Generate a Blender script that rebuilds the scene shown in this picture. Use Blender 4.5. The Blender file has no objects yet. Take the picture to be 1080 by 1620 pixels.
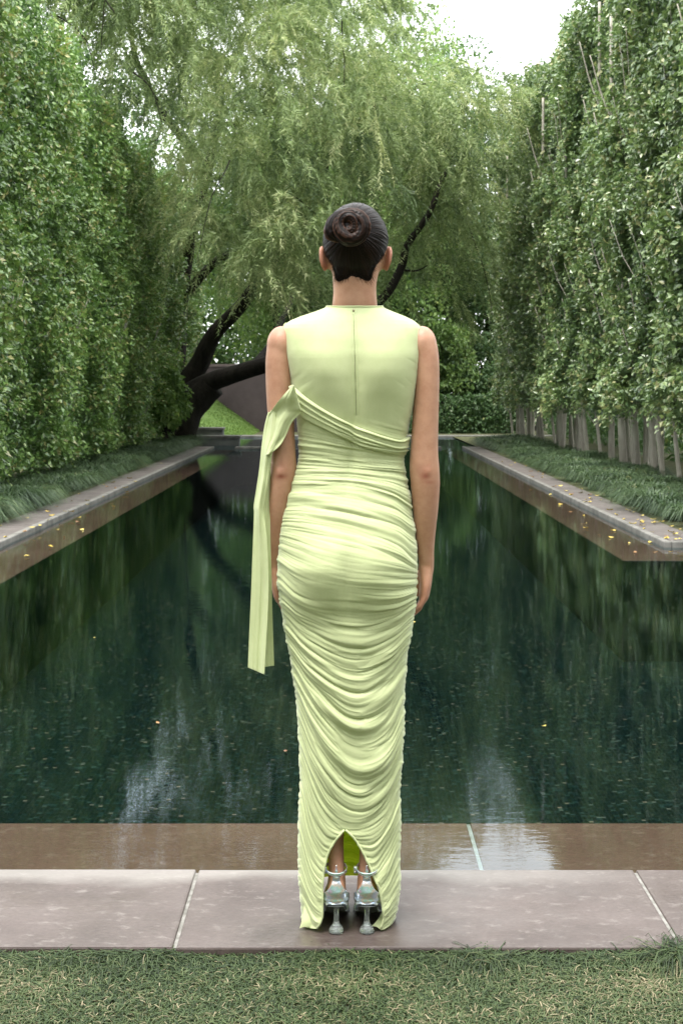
import bpy, math, random
import numpy as np
from mathutils import Vector
from mathutils.bvhtree import BVHTree

# ------------------------------------------------------------------ basics
F = 2250.0; HZ = 616.0; CAMH = 1.38; VX = 540.0
def P(px, py, D):
    """world point seen at photo pixel px,py at distance D (metres along +Y)"""
    return np.array([(px - VX) * D / F, D, CAMH - (py - HZ) * D / F])
rng = np.random.default_rng(7)
random.seed(7)
scene = bpy.context.scene
COL = scene.collection

def _hash(ix, iy, iz, seed):
    h = (ix.astype(np.int64) * 374761393 + iy.astype(np.int64) * 668265263 + iz.astype(np.int64) * 2147483647 + seed * 974711) & 0xffffffff
    h = ((h ^ (h >> 13)) * 1274126177) & 0xffffffff
    h = ((h ^ (h >> 16)) * 2246822519) & 0xffffffff
    return ((h ^ (h >> 15)) & 0xffffff) / float(0xffffff)
def noise3(x, y, z, seed=0):
    x, y, z = np.broadcast_arrays(np.asarray(x, float), np.asarray(y, float), np.asarray(z, float))
    ix, iy, iz = np.floor(x), np.floor(y), np.floor(z)
    fx, fy, fz = x - ix, y - iy, z - iz
    fx = fx * fx * fx * (fx * (fx * 6 - 15) + 10); fy = fy * fy * fy * (fy * (fy * 6 - 15) + 10); fz = fz * fz * fz * (fz * (fz * 6 - 15) + 10)
    r = 0
    for a in (0, 1):
        wa = fx if a else 1 - fx
        for b in (0, 1):
            wb = fy if b else 1 - fy
            for c in (0, 1):
                wc = fz if c else 1 - fz
                r = r + wa * wb * wc * _hash(ix + a, iy + b, iz + c, seed)
    return r * 2 - 1
def noise2(x, y, seed=0):
    return noise3(x, y, 0.5, seed)

def mesh_obj(name, V, faces, mat=None, parent=None, smooth=True, attr=None, link=True):
    """faces: array (n,3)/(n,4) or list of such arrays"""
    V = np.asarray(V, float).reshape(-1, 3)
    if isinstance(faces, np.ndarray): faces = [faces]
    faces = [np.asarray(f, np.int32) for f in faces if len(f)]
    me = bpy.data.meshes.new(name)
    me.vertices.add(len(V)); me.vertices.foreach_set('co', V.astype(np.float32).ravel())
    loops = np.concatenate([f.ravel() for f in faces]) if faces else np.zeros(0, np.int32)
    tot = np.concatenate([np.full(len(f), f.shape[1], np.int32) for f in faces])
    start = np.concatenate([[0], np.cumsum(tot)[:-1]]).astype(np.int32)
    me.loops.add(len(loops)); me.loops.foreach_set('vertex_index', loops.astype(np.int32))
    me.polygons.add(len(tot)); me.polygons.foreach_set('loop_start', start); me.polygons.foreach_set('loop_total', tot)
    me.polygons.foreach_set('use_smooth', np.full(len(tot), smooth))
    if attr:
        for k, v in attr.items():
            at = me.attributes.new(k, 'FLOAT', 'POINT'); at.data.foreach_set('value', np.asarray(v, np.float32))
    me.update(calc_edges=True); me.validate()
    if mat: me.materials.append(mat)
    o = bpy.data.objects.new(name, me)
    if link: COL.objects.link(o)
    if parent: o.parent = parent
    return o

class MB:
    def __init__(s): s.V = []; s.F4 = []; s.F3 = []; s.n = 0
    def add(s, V, f):
        V = np.asarray(V, float).reshape(-1, 3); f = np.asarray(f)
        (s.F4 if f.shape[1] == 4 else s.F3).append(f + s.n)
        s.V.append(V); s.n += len(V)
    def box(s, x0, x1, y0, y1, z0, z1, bev=0.0):
        if bev <= 0:
            V = [[x, y, z] for z in (z0, z1) for y in (y0, y1) for x in (x0, x1)]
            s.add(V, [[0, 2, 3, 1], [4, 5, 7, 6], [0, 1, 5, 4], [2, 6, 7, 3], [0, 4, 6, 2], [1, 3, 7, 5]]); return
        R = []
        for z, b in ((z0, 0), (z1 - bev, 0), (z1 - bev * 0.3, bev * 0.3), (z1, bev)):
            R += [[x0 + b, y0 + b, z], [x1 - b, y0 + b, z], [x1 - b, y1 - b, z], [x0 + b, y1 - b, z]]
        f = []
        for k in range(3):
            for i in range(4):
                a = k * 4 + i; c = k * 4 + (i + 1) % 4
                f.append([a, c, c + 4, a + 4])
        f += [[3, 2, 1, 0], [12, 13, 14, 15]]
        s.add(R, f)
    def tube(s, pts, rad, segs=10, ref=(0, 0, 1), cap=True, n=2.0, twist=None):
        """pts Nx3, rad: N or Nx2 (r along side axis, r along other axis)"""
        pts = np.asarray(pts, float); N = len(pts)
        rad = np.asarray(rad, float)
        if rad.ndim == 1: rad = np.stack([rad, rad], 1)
        T = np.gradient(pts, axis=0); T /= np.linalg.norm(T, axis=1)[:, None] + 1e-9
        ref = np.asarray(ref, float)
        A = np.cross(np.broadcast_to(ref, T.shape), T); la = np.linalg.norm(A, axis=1)
        for i in range(N):
            if la[i] < 1e-3: A[i] = A[i - 1] if i else np.cross([0.3, 0.9, 0.2], T[i])
        A /= np.linalg.norm(A, axis=1)[:, None]
        B = np.cross(T, A)
        th = np.linspace(0, 2 * math.pi, segs, endpoint=False)
        c, sn = np.cos(th), np.sin(th)
        c = np.sign(c) * np.abs(c) ** (2 / n); sn = np.sign(sn) * np.abs(sn) ** (2 / n)
        V = pts[:, None] + rad[:, :1, None] * c[None, :, None] * A[:, None] + rad[:, 1:, None] * sn[None, :, None] * B[:, None]
        V = V.reshape(-1, 3)
        i = np.arange(N - 1)[:, None] * segs; j = np.arange(segs)[None]; j2 = (j + 1) % segs
        f = np.stack([i + j, i + j2, i + segs + j2, i + segs + j], -1).reshape(-1, 4)
        s.add(V, f)
        if cap:
            b = s.n - len(V)
            V2 = np.vstack([pts[0], pts[-1]]); s.V.append(V2); s.n += 2
            k = np.arange(segs); k2 = (k + 1) % segs
            s.F3.append(np.stack([b + k2, b + k, np.full(segs, s.n - 2)], 1))
            e = b + (N - 1) * segs
            s.F3.append(np.stack([e + k, e + k2, np.full(segs, s.n - 1)], 1))
    def ball(s, c, r, seg=20, rot=None):
        u = np.linspace(0, 2 * math.pi, seg, endpoint=False); v = np.linspace(0, math.pi, seg // 2 + 1)
        U, W = np.meshgrid(u, v)
        V = np.stack([np.cos(U) * np.sin(W), np.sin(U) * np.sin(W), np.cos(W)], -1).reshape(-1, 3) * np.asarray(r, float)
        if rot is not None: V = V @ np.asarray(rot).T
        V = V + np.asarray(c, float)
        i = np.arange(seg // 2)[:, None] * seg; j = np.arange(seg)[None]; j2 = (j + 1) % seg
        s.add(V, np.stack([i + j, i + seg + j, i + seg + j2, i + j2], -1).reshape(-1, 4))
    def grid(s, V, closed=False):
        h, w = V.shape[:2]
        i = np.arange(h - 1)[:, None] * w; j = np.arange(w if closed else w - 1)[None]; j2 = (j + 1) % w
        s.add(V.reshape(-1, 3), np.stack([i + j, i + j2, i + w + j2, i + w + j], -1).reshape(-1, 4))
    def build(s, name, mat=None, parent=None, smooth=True, attr=None):
        fs = []
        if s.F4: fs.append(np.concatenate(s.F4))
        if s.F3: fs.append(np.concatenate(s.F3))
        return mesh_obj(name, np.concatenate(s.V), fs, mat, parent, smooth, attr)

def tag(o, label=None, cat=None, group=None, kind=None):
    if label: o['label'] = label
    if cat: o['category'] = cat
    if group: o['group'] = group
    if kind: o['kind'] = kind
    return o
def empty(name, loc=(0, 0, 0)):
    o = bpy.data.objects.new(name, None); COL.objects.link(o); o.location = loc
    o.empty_display_size = 0.2
    return o
def crom(pts, n):
    """smooth curve through pts, n samples"""
    pts = np.asarray(pts, float)
    k = len(pts); t = np.linspace(0, k - 1, n)
    i = np.clip(np.floor(t).astype(int), 0, k - 2); f = (t - i)[:, None]
    p0 = pts[np.clip(i - 1, 0, k - 1)]; p1 = pts[i]; p2 = pts[i + 1]; p3 = pts[np.clip(i + 2, 0, k - 1)]
    return 0.5 * (2 * p1 + (p2 - p0) * f + (2 * p0 - 5 * p1 + 4 * p2 - p3) * f ** 2 + (3 * p1 - p0 - 3 * p2 + p3) * f ** 3)
def sm(x, a, b):
    x = np.clip((x - a) / (b - a), 0, 1); return x * x * (3 - 2 * x)

# ------------------------------------------------------------------ materials
def new_mat(name):
    m = bpy.data.materials.new(name); m.use_nodes = True
    nt = m.node_tree; bs = nt.nodes['Principled BSDF']
    return m, nt, bs
def N(nt, typ, **kw):
    n = nt.nodes.new(typ)
    for k, v in kw.items():
        if k in n.inputs.keys(): n.inputs[k].default_value = v
        else: setattr(n, k, v)
    return n
def ramp(nt, stops, fac=None):
    r = nt.nodes.new('ShaderNodeValToRGB'); cr = r.color_ramp
    while len(cr.elements) < len(stops): cr.elements.new(0.5)
    for e, (p, c) in zip(cr.elements, stops):
        e.position = p; e.color = (*c, 1) if len(c) == 3 else c
    if fac is not None: nt.links.new(fac, r.inputs['Fac'])
    return r
def mixc(nt, a, b, fac, blend='MIX'):
    m = nt.nodes.new('ShaderNodeMix'); m.data_type = 'RGBA'; m.blend_type = blend
    for sock, v in ((m.inputs[6], a), (m.inputs[7], b), (m.inputs[0], fac)):
        if hasattr(v, 'links'): nt.links.new(v, sock)
        elif isinstance(v, (int, float)): sock.default_value = v
        else: sock.default_value = (*v, 1)
    return m.outputs[2]
def noise_n(nt, scale, detail=4, rough=0.55, vec=None, stretch=None, coord='Object'):
    tc = nt.nodes.new('ShaderNodeTexCoord'); src = tc.outputs[coord] if vec is None else vec
    if stretch:
        mp = nt.nodes.new('ShaderNodeMapping'); mp.inputs['Scale'].default_value = stretch
        nt.links.new(src, mp.inputs['Vector']); src = mp.outputs[0]
    n = nt.nodes.new('ShaderNodeTexNoise'); n.inputs['Scale'].default_value = scale
    n.inputs['Detail'].default_value = detail; n.inputs['Roughness'].default_value = rough
    nt.links.new(src, n.inputs['Vector'])
    return n.outputs['Fac']
def bump(nt, bs, h, strength, dist=0.01, normal=None):
    b = nt.nodes.new('ShaderNodeBump'); b.inputs['Strength'].default_value = strength; b.inputs['Distance'].default_value = dist
    nt.links.new(h, b.inputs['Height'])
    if normal: nt.links.new(normal, b.inputs['Normal'])
    if bs: nt.links.new(b.outputs[0], bs.inputs['Normal'])
    return b.outputs[0]
def rough_mat(name, c1, c2, scale, rough=0.8, bstr=0.3, bdist=0.01, spec=0.3, stretch=None, c3=None):
    m, nt, bs = new_mat(name)
    f = noise_n(nt, scale, 6, 0.6, stretch=stretch)
    st = [(0.3, c1), (0.7, c2)] if c3 is None else [(0.28, c1), (0.5, c2), (0.72, c3)]
    r = ramp(nt, st, f); nt.links.new(r.outputs[0], bs.inputs['Base Color'])
    bs.inputs['Roughness'].default_value = rough; bs.inputs['Specular IOR Level'].default_value = spec
    f2 = noise_n(nt, scale * 6, 4, 0.6, stretch=stretch)
    bump(nt, bs, f2, bstr, bdist)
    return m
def leaf_mat(name, stops, trans=0.25, rough=0.42, tcol=None, spec=0.5):
    """colour varies leaf by leaf through the 'tone' attribute"""
    m, nt, bs = new_mat(name)
    at = N(nt, 'ShaderNodeAttribute', attribute_name='tone')
    r = ramp(nt, stops, at.outputs['Fac'])
    oi = nt.nodes.new('ShaderNodeObjectInfo')
    hs = nt.nodes.new('ShaderNodeHueSaturation')
    mr = N(nt, 'ShaderNodeMapRange'); mr.inputs['To Min'].default_value = 0.88; mr.inputs['To Max'].default_value = 1.14
    nt.links.new(oi.outputs['Random'], mr.inputs['Value']); nt.links.new(mr.outputs[0], hs.inputs['Value'])
    nt.links.new(r.outputs[0], hs.inputs['Color'])
    nt.links.new(hs.outputs[0], bs.inputs['Base Color'])
    bs.inputs['Roughness'].default_value = rough; bs.inputs['Specular IOR Level'].default_value = spec
    tr = nt.nodes.new('ShaderNodeBsdfTranslucent')
    tc = mixc(nt, hs.outputs[0], (0.9, 1.0, 0.35), 0.45, 'MULTIPLY')
    nt.links.new(tc, tr.inputs['Color'])
    mx = nt.nodes.new('ShaderNodeMixShader'); mx.inputs[0].default_value = trans
    out = nt.nodes['Material Output']
    nt.links.new(bs.outputs[0], mx.inputs[1]); nt.links.new(tr.outputs[0], mx.inputs[2]); nt.links.new(mx.outputs[0], out.inputs[0])
    return m
EXPO=1.98
# ------------------------------------------------------------------ world, light, camera
w = bpy.data.worlds.new("World"); scene.world = w; w.use_nodes = True
nt = w.node_tree; bg = nt.nodes['Background']
SUN_EL, SUN_AZ = 72, 205          # azimuth: degrees clockwise from +Y
sky = nt.nodes.new('ShaderNodeTexSky'); sky.sky_type = 'NISHITA'; sky.sun_disc = False
sky.sun_elevation = math.radians(SUN_EL); sky.sun_rotation = math.radians(SUN_AZ)
sky.air_density = 1.0; sky.dust_density = 3.0
bw = nt.nodes.new('ShaderNodeRGBToBW'); nt.links.new(sky.outputs[0], bw.inputs[0])
tc = nt.nodes.new('ShaderNodeTexCoord'); cn = nt.nodes.new('ShaderNodeTexNoise'); cn.inputs['Scale'].default_value = 2.2; cn.inputs['Detail'].default_value = 5
nt.links.new(tc.outputs['Generated'], cn.inputs['Vector'])
cr = ramp(nt, [(0.3, (8.6, 8.85, 8.9)), (0.7, (10.2, 10.4, 10.3))], cn.outputs['Fac'])
mx = mixc(nt, sky.outputs[0], cr.outputs[0], 0.9)
nt.links.new(mx, bg.inputs['Color']); bg.inputs['Strength'].default_value = 0.11
sl = bpy.data.lights.new('sun', 'SUN'); sl.energy = 1.1; sl.angle = math.radians(18); sl.color = (1.0, 0.965, 0.91)
so = bpy.data.objects.new('sun', sl); COL.objects.link(so)
az, el = math.radians(SUN_AZ), math.radians(SUN_EL)
sd = Vector((math.sin(az) * math.cos(el), math.cos(az) * math.cos(el), math.sin(el)))
so.rotation_euler = sd.to_track_quat('Z', 'Y').to_euler()
cam = bpy.data.cameras.new('camera'); co = bpy.data.objects.new('camera', cam); COL.objects.link(co)
co.location = (0, 0, CAMH); co.rotation_euler = (math.pi / 2, 0, 0)
cam.sensor_fit = 'VERTICAL'; cam.sensor_height = 36; cam.sensor_width = 24; cam.lens = 50
cam.shift_y = -194 / 1620; cam.clip_start = 0.05; cam.clip_end = 800
cam.dof.use_dof = True; cam.dof.focus_distance = 3.62; cam.dof.aperture_fstop = 16
scene.camera = co
vs = scene.view_settings; vs.view_transform = 'Standard'; vs.look = 'None'; vs.exposure = EXPO; vs.gamma = 1
scene.cycles.max_bounces = 8; scene.cycles.transparent_max_bounces = 12; scene.cycles.use_denoising = True

# ------------------------------------------------------------------ pool and ground
LW, RW = -3.08, 2.92          # inner faces of the side copings
LD, RD = -2.56, 2.40          # where the deep dark part begins
YN0, YN1, YND = 3.52, 4.09, 4.78
CL, CR = 11.0, 12.9           # corners where the pool widens
YE, YE2 = 34.2, 42.5
WZ = -0.055; LZ = -0.078; FZ = -0.95
def stone_mat(name, cols, wet=False, stain=False, scale=3.0):
    m, nt, bs = new_mat(name)
    f = noise_n(nt, scale, 8, 0.62)
    r = ramp(nt, [(0.3, cols[0]), (0.52, cols[1]), (0.75, cols[2])], f)
    col = r.outputs[0]
    sp = noise_n(nt, 15, 7, 0.75, stretch=(1, 1.7, 1))
    spr = ramp(nt, [(0.55, (0, 0, 0)), (0.66, (1, 1, 1))], sp)
    col = mixc(nt, col, cols[3], mixc(nt, (0, 0, 0), spr.outputs[0], 0.6))
    gr = noise_n(nt, 60, 6, 0.75, stretch=(1, 2.2, 1)); grr = ramp(nt, [(0.3, (0.62,) * 3), (0.7, (1.2,) * 3)], gr)
    col = mixc(nt, col, grr.outputs[0], 0.8, 'MULTIPLY')
    if stain:   # lime deposit along the water side edge
        tc = nt.nodes.new('ShaderNodeTexCoord'); sx = nt.nodes.new('ShaderNodeSeparateXYZ'); nt.links.new(tc.outputs['Object'], sx.inputs[0])
        nn = noise_n(nt, 1.3, 5, 0.6)
        a = N(nt, 'ShaderNodeMath', operation='MULTIPLY_ADD'); nt.links.new(nn, a.inputs[0]); a.inputs[1].default_value = 0.40
        nt.links.new(sx.outputs['Y'], a.inputs[2])
        mr = N(nt, 'ShaderNodeMapRange'); nt.links.new(a.outputs[0], mr.inputs['Value'])
        mr.inputs['From Min'].default_value = YN1 + 0.2 - 0.13; mr.inputs['From Max'].default_value = YN1 + 0.2 - 0.05
        mx_ = N(nt, 'ShaderNodeMapRange'); nt.links.new(sx.outputs['X'], mx_.inputs['Value'])
        mx_.inputs['From Min'].default_value = 0.9; mx_.inputs['From Max'].default_value = 0.3
        mu = N(nt, 'ShaderNodeMath', operation='MULTIPLY'); nt.links.new(mr.outputs[0], mu.inputs[0]); nt.links.new(mx_.outputs[0], mu.inputs[1])
        mu2 = N(nt, 'ShaderNodeMath', operation='MULTIPLY'); nt.links.new(mu.outputs[0], mu2.inputs[0]); mu2.inputs[1].default_value = 0.42
        col = mixc(nt, col, (0.32, 0.305, 0.28), mu2.outputs[0])
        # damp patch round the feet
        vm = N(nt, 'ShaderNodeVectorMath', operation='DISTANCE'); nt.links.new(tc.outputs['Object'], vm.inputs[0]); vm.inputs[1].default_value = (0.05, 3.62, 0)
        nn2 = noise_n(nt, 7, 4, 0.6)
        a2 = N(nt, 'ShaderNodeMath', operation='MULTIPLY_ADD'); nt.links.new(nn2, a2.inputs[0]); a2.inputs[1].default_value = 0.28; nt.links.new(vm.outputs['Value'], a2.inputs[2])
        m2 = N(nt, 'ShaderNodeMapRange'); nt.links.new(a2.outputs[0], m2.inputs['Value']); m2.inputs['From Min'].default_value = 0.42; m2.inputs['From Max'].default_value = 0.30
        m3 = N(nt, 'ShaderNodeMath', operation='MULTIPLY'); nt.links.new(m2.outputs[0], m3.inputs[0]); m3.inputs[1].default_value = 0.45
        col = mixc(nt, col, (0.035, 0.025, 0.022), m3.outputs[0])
    nt.links.new(col, bs.inputs['Base Color'])
    rr = ramp(nt, [(0.35, (0.28,) * 3), (0.65, (0.62,) * 3)] if wet else [(0.3, (0.6,) * 3), (0.7, (0.85,) * 3)], noise_n(nt, 2.4, 5, 0.6))
    nt.links.new(rr.outputs[0], bs.inputs['Roughness'])
    bump(nt, bs, noise_n(nt, 70, 6, 0.65), 0.22, 0.004)
    return m
M_cop = stone_mat('pink_sandstone', [(0.058, 0.042, 0.037), (0.090, 0.068, 0.061), (0.122, 0.096, 0.088), (0.21, 0.183, 0.168)], True, True)
M_path = stone_mat('path_stone', [(0.085, 0.073, 0.067), (0.125, 0.107, 0.098), (0.165, 0.147, 0.135), (0.23, 0.215, 0.20)], False)
M_ledge = stone_mat('ledge_stone', [(0.085, 0.047, 0.035), (0.108, 0.061, 0.046), (0.135, 0.078, 0.059), (0.17, 0.112, 0.088)], True, scale=1.4)
M_ledge.node_tree.nodes['Principled BSDF'].inputs['Specular IOR Level'].default_value = 0
M_edge = rough_mat('bullnose_stone', (0.10, 0.097, 0.087), (0.24, 0.23, 0.21), 5, 0.7, 0.3, 0.005)
M_mortar = rough_mat('mortar', (0.12, 0.115, 0.10), (0.27, 0.26, 0.24), 30, 0.9, 0.5, 0.004)
M_soil = rough_mat('soil', (0.018, 0.015, 0.01), (0.05, 0.04, 0.028), 14, 0.95, 0.8, 0.02)
M_lawn = rough_mat('lawn_base', (0.035, 0.05, 0.018), (0.085, 0.085, 0.04), 9, 0.95, 0.8, 0.02, c3=(0.06, 0.075, 0.03))

g = MB()
GZ = -0.03
for (x0, x1, y0, y1) in ((-300, 300, -60, YN0 - 0.004), (-300, -9, YN0 - 0.004, CL - .45), (9, 300, YN0 - 0.004, CR - 0.01),
                         (-300, LW - 0.42, CL - .45, 300), (RW + 0.40, 300, CR - 0.01, 300), (LW - 0.42, RW + 0.40, YE2 + 0.35, 300)):
    nx = 2 if x1 - x0 < 400 else 3
    g.add([[x0, y0, GZ], [x1, y0, GZ], [x1, y1, GZ], [x0, y1, GZ]], [[0, 1, 2, 3]])
tag(g.build('ground', M_lawn, smooth=False), kind='structure')

# near coping slabs
g = MB(); mo = MB()
xs = [-0.413 + 1.255 * k for k in range(-7, 8)]
for a, b in zip(xs[:-1], xs[1:]):
    dz = 0.0015 * math.sin(a * 7)
    g.box(a + 0.004, b - 0.005, YN0, YN1, -0.11, dz, 0.006)
mo.box(xs[0], xs[-1], YN0 + 0.012, YN1 - 0.012, -0.10, -0.0065)
tag(g.build('coping', M_cop, smooth=False), kind='structure')
tag(mo.build('joint_mortar', M_mortar, smooth=False), kind='structure')
# ledge under shallow water: near slabs with pale joints, then side strips
g = MB(); mo = MB()
xs = [0.425 + 1.62 * k for k in range(-6, 7)]
for a, b in zip(xs[:-1], xs[1:]): g.box(a + 0.006, b - 0.006, YN1 - 0.02, YND, FZ, LZ, 0.003)
mo.box(xs[0], xs[-1], YN1, YND - 0.004, FZ, LZ - 0.003)
def strip(x0, x1, y0, y1, n):
    e = np.linspace(y0, y1, n + 1)
    for a, b in zip(e[:-1], e[1:]): g.box(x0, x1, a + 0.004, b - 0.004, FZ, LZ, 0.003)
    mo.box(x0 + .004, x1 - .004, y0, y1, FZ, LZ - 0.003)
strip(LW - 0.03, LD, CL - 0.62, YE, 14)
strip(RD, RW + 0.03, CR - 0.78, YE, 13)
for (x0, x1, y0, y1) in ((-9, LW - 0.03, CL - 0.62, CL), (RW + 0.03, 9, CR - 0.78, CR)):
    g.box(x0, x1, y0, y1, FZ, LZ, 0.003)
tag(g.build('pool_ledge', M_ledge, smooth=False), kind='structure')
tag(mo.build('ledge_joints', M_mortar, smooth=False), kind='structure')
# side paths with pale rounded edge stones
g = MB(); ed = MB()
def path_strip(x0, x1, y0, y1, n):
    e = np.linspace(y0, y1, n + 1)
    for k, (a, b) in enumerate(zip(e[:-1], e[1:])):
        d = 0.003 * math.sin(k * 5.1)
        g.box(x0, x1, a + 0.004, b - 0.004, -0.11, -0.004 + d, 0.005)
path_strip(LW - 0.43, LW - 0.075, CL, YE + 0.3, 20); path_strip(RW + 0.075, RW + 0.41, CR, YE + 0.3, 19)
path_strip(-9, LW - 0.44, CL + 0.075, CL + 0.43, 1); path_strip(RW + 0.42, 9, CR + 0.075, CR + 0.43, 1)
def edge_strip(x0, x1, y0, y1, axis):
    L = (y1 - y0) if axis else (x1 - x0); n = max(1, int(L / 1.3))
    for k in range(n):
        a = k / n; b = (k + 1) / n
        if axis: ed.box(x0, x1, y0 + a * L + .002, y0 + b * L - .002, -0.085, 0.002, 0.012)
        else: ed.box(x0 + a * L + .002, x0 + b * L - .002, y0, y1, -0.085, 0.002, 0.012)
edge_strip(LW - 0.07, LW, CL, YE + 0.3, 1); edge_strip(RW, RW + 0.07, CR, YE + 0.3, 1)
edge_strip(-9, LW - 0.072, CL, CL + 0.07, 0); edge_strip(RW + 0.072, 9, CR, CR + 0.07, 0)
tag(g.build('path', M_path, smooth=False), kind='structure')
tag(ed.build('path_edging', M_edge, smooth=False), kind='structure')
# end wall of the channel, second basin, far terrace
g = MB()
g.box(LD + 0.0, -1.55, YE, YE + 0.25, FZ, -0.002, 0.01); g.box(1.9, RD, YE, YE + 0.25, FZ, -0.002, 0.01)
g.box(-1.55, 1.9, YE + 0.05, YE + 0.2, FZ, -0.05, 0.005)
g.box(-12, 12, YE2, YE2 + 0.6, FZ, 0.0, 0.01)
tag(g.build('pool_end_edging', M_edge, smooth=False), kind='structure')
# mosaic
m, nt, bs = new_mat('mosaic_tile')
tc = nt.nodes.new('ShaderNodeTexCoord')
br = nt.nodes.new('ShaderNodeTexBrick'); br.offset = 0; br.inputs['Scale'].default_value = 1
br.inputs['Brick Width'].default_value = 0.026; br.inputs['Row Height'].default_value = 0.026; br.inputs['Mortar Size'].default_value = 0.0016
br.inputs['Color1'].default_value = (0, 0, 0, 1); br.inputs['Color2'].default_value = (1, 1, 1, 1); br.inputs['Bias'].default_value = 0
nt.links.new(tc.outputs['Object'], br.inputs['Vector'])
bc = nt.nodes.new('ShaderNodeRGBToBW'); nt.links.new(br.outputs['Color'], bc.inputs[0])
sc_ = nt.nodes.new('ShaderNodeVectorMath'); sc_.operation = 'SCALE'; sc_.inputs['Scale'].default_value = 1 / 0.026; nt.links.new(tc.outputs['Object'], sc_.inputs[0])
fl = nt.nodes.new('ShaderNodeVectorMath'); fl.operation = 'FLOOR'; nt.links.new(sc_.outputs[0], fl.inputs[0])
wn = nt.nodes.new('ShaderNodeTexWhiteNoise'); wn.noise_dimensions = '3D'; nt.links.new(fl.outputs[0], wn.inputs['Vector'])
tr_ = ramp(nt, [(0.0, (0.0003, 0.0010, 0.0013)), (0.5, (0.0006, 0.0022, 0.0027)), (0.85, (0.0016, 0.0052, 0.0060)), (0.93, (0.006, 0.018, 0.018)), (0.975, (0.018, 0.032, 0.028)), (0.99, (0.05, 0.055, 0.045)), (1.0, (0.10, 0.075, 0.05))], wn.outputs['Value'])
colm = mixc(nt, tr_.outputs[0], (0.008, 0.018, 0.018), br.outputs['Fac'])
nt.links.new(colm, bs.inputs['Base Color']); bs.inputs['Roughness'].default_value = 0.5; bs.inputs['Specular IOR Level'].default_value = 0
M_tile = m
g = MB()
g.add([[-9.5, YN1, FZ + .01], [9.5, YN1, FZ + .01], [9.5, YE2 + .1, FZ + .01], [-9.5, YE2 + .1, FZ + .01]], [[0, 1, 2, 3]])
for (x0, x1, y0, y1) in ((LD, LD + .006, CL - .6, YE), (RD - .006, RD, CR - .76, YE), (-9, LD + .006, CL - .626, CL - .620), (RD - .006, 9, CR - .786, CR - .780), (-9, 9, YND, YND + .006), (LD, RD, YE - .006, YE)):
    g.box(x0, x1, y0, y1, FZ, LZ - .006)
tag(g.build('pool_floor', M_tile, smooth=False), kind='structure')
# water
m = bpy.data.materials.new('water'); m.use_nodes = True; nt = m.node_tree; nt.nodes.clear()
out = nt.nodes.new('ShaderNodeOutputMaterial'); gl = nt.nodes.new('ShaderNodeBsdfGlossy'); gl.inputs['Roughness'].default_value = 0.0
gl.inputs['Color'].default_value = (0.68, 0.80, 0.86, 1)
tp = nt.nodes.new('ShaderNodeBsdfTransparent'); tp.inputs['Color'].default_value = (0.86, 0.95, 0.93, 1)
fr = nt.nodes.new('ShaderNodeFresnel'); fr.inputs['IOR'].default_value = 1.333
mxs = nt.nodes.new('ShaderNodeMixShader')
n1 = noise_n(nt, 3.2, 3, 0.5, stretch=(0.8, 1.6, 1)); n2 = noise_n(nt, 18, 3, 0.6, stretch=(0.6, 1.6, 1))
b1 = bump(nt, None, n1, 0.018, 0.02); b2 = bump(nt, None, n2, 0.06, 0.0045, b1)
nt.links.new(b2, gl.inputs['Normal']); nt.links.new(b1, fr.inputs['Normal'])
nt.links.new(fr.outputs[0], mxs.inputs[0]); nt.links.new(tp.outputs[0], mxs.inputs[1]); nt.links.new(gl.outputs[0], mxs.inputs[2]); nt.links.new(mxs.outputs[0], out.inputs[0])
g = MB()
g.add([[-9, YN1 - .03, WZ], [9, YN1 - .03, WZ], [9, YE2 + .05, WZ], [-9, YE2 + .05, WZ]], [[0, 1, 2, 3]])
tag(g.build('water', m, smooth=False), kind='structure')
# ------------------------------------------------------------------ vegetation
def leaves(pos, size, aspect, nrm, droop=0.5, r=rng, fold=0.25, bias=None):
    """one folded diamond leaf (4 verts, 2 tris) per position"""
    n = len(pos)
    d = r.normal(size=(n, 3)); d[:, 2] -= droop * 2; d = d if bias is None else d * .7 + bias; d /= np.linalg.norm(d, axis=1)[:, None]     # leaf axis
    nr = nrm + r.normal(size=(n, 3)) * 0.55; s = np.cross(d, nr); s /= np.linalg.norm(s, axis=1)[:, None] + 1e-9
    up = np.cross(s, d)
    L = size * r.uniform(0.65, 1.3, n)[:, None]; W = L * aspect * 0.5
    a = pos; b = pos + d * L * 0.45 + s * W + up * W * fold; c = pos + d * L - up * L * 0.08; e = pos + d * L * 0.45 - s * W + up * W * fold
    V = np.stack([a, b, c, e], 1).reshape(-1, 3)
    k = np.arange(n)[:, None] * 4
    Fa = np.concatenate([k + [0, 1, 2], k + [0, 2, 3]])
    return V, Fa
def limb_mb(mb, pts, r0, r1, n=20, segs=9, wob=0.0, seed=0):
    c = crom(pts, n); t = np.linspace(0, 1, n)
    if wob: c = c + np.stack([noise2(t * 5, seed + 0.3), noise2(t * 5, seed + 7.7), 0 * t], 1) * wob
    rr = r0 + (r1 - r0) * t ** 0.8; rr = rr * (1 + 0.12 * noise2(t * 9, seed + 3.1))
    mb.tube(c, rr, segs, ref=(0.2, 1, 0.1))
M_bark_pale = rough_mat('pale_bark', (0.20, 0.18, 0.15), (0.46, 0.43, 0.36), 4, 0.9, 0.6, 0.02, stretch=(1, 1, .3))
M_bark_dark = rough_mat('dark_bark', (0.012, 0.010, 0.008), (0.042, 0.035, 0.028), 5, 0.95, 1.0, 0.05, stretch=(1, 1, .4))
M_leafL = leaf_mat('hedge_leaf_yellowgreen', [(0, (0.05, 0.11, 0.032)), (0.45, (0.14, 0.255, 0.065)), (0.85, (0.26, 0.385, 0.105)), (0.97, (0.36, 0.43, 0.14)), (1, (0.40, 0.38, 0.15))], 0.24, 0.30, spec=.9)
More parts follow.
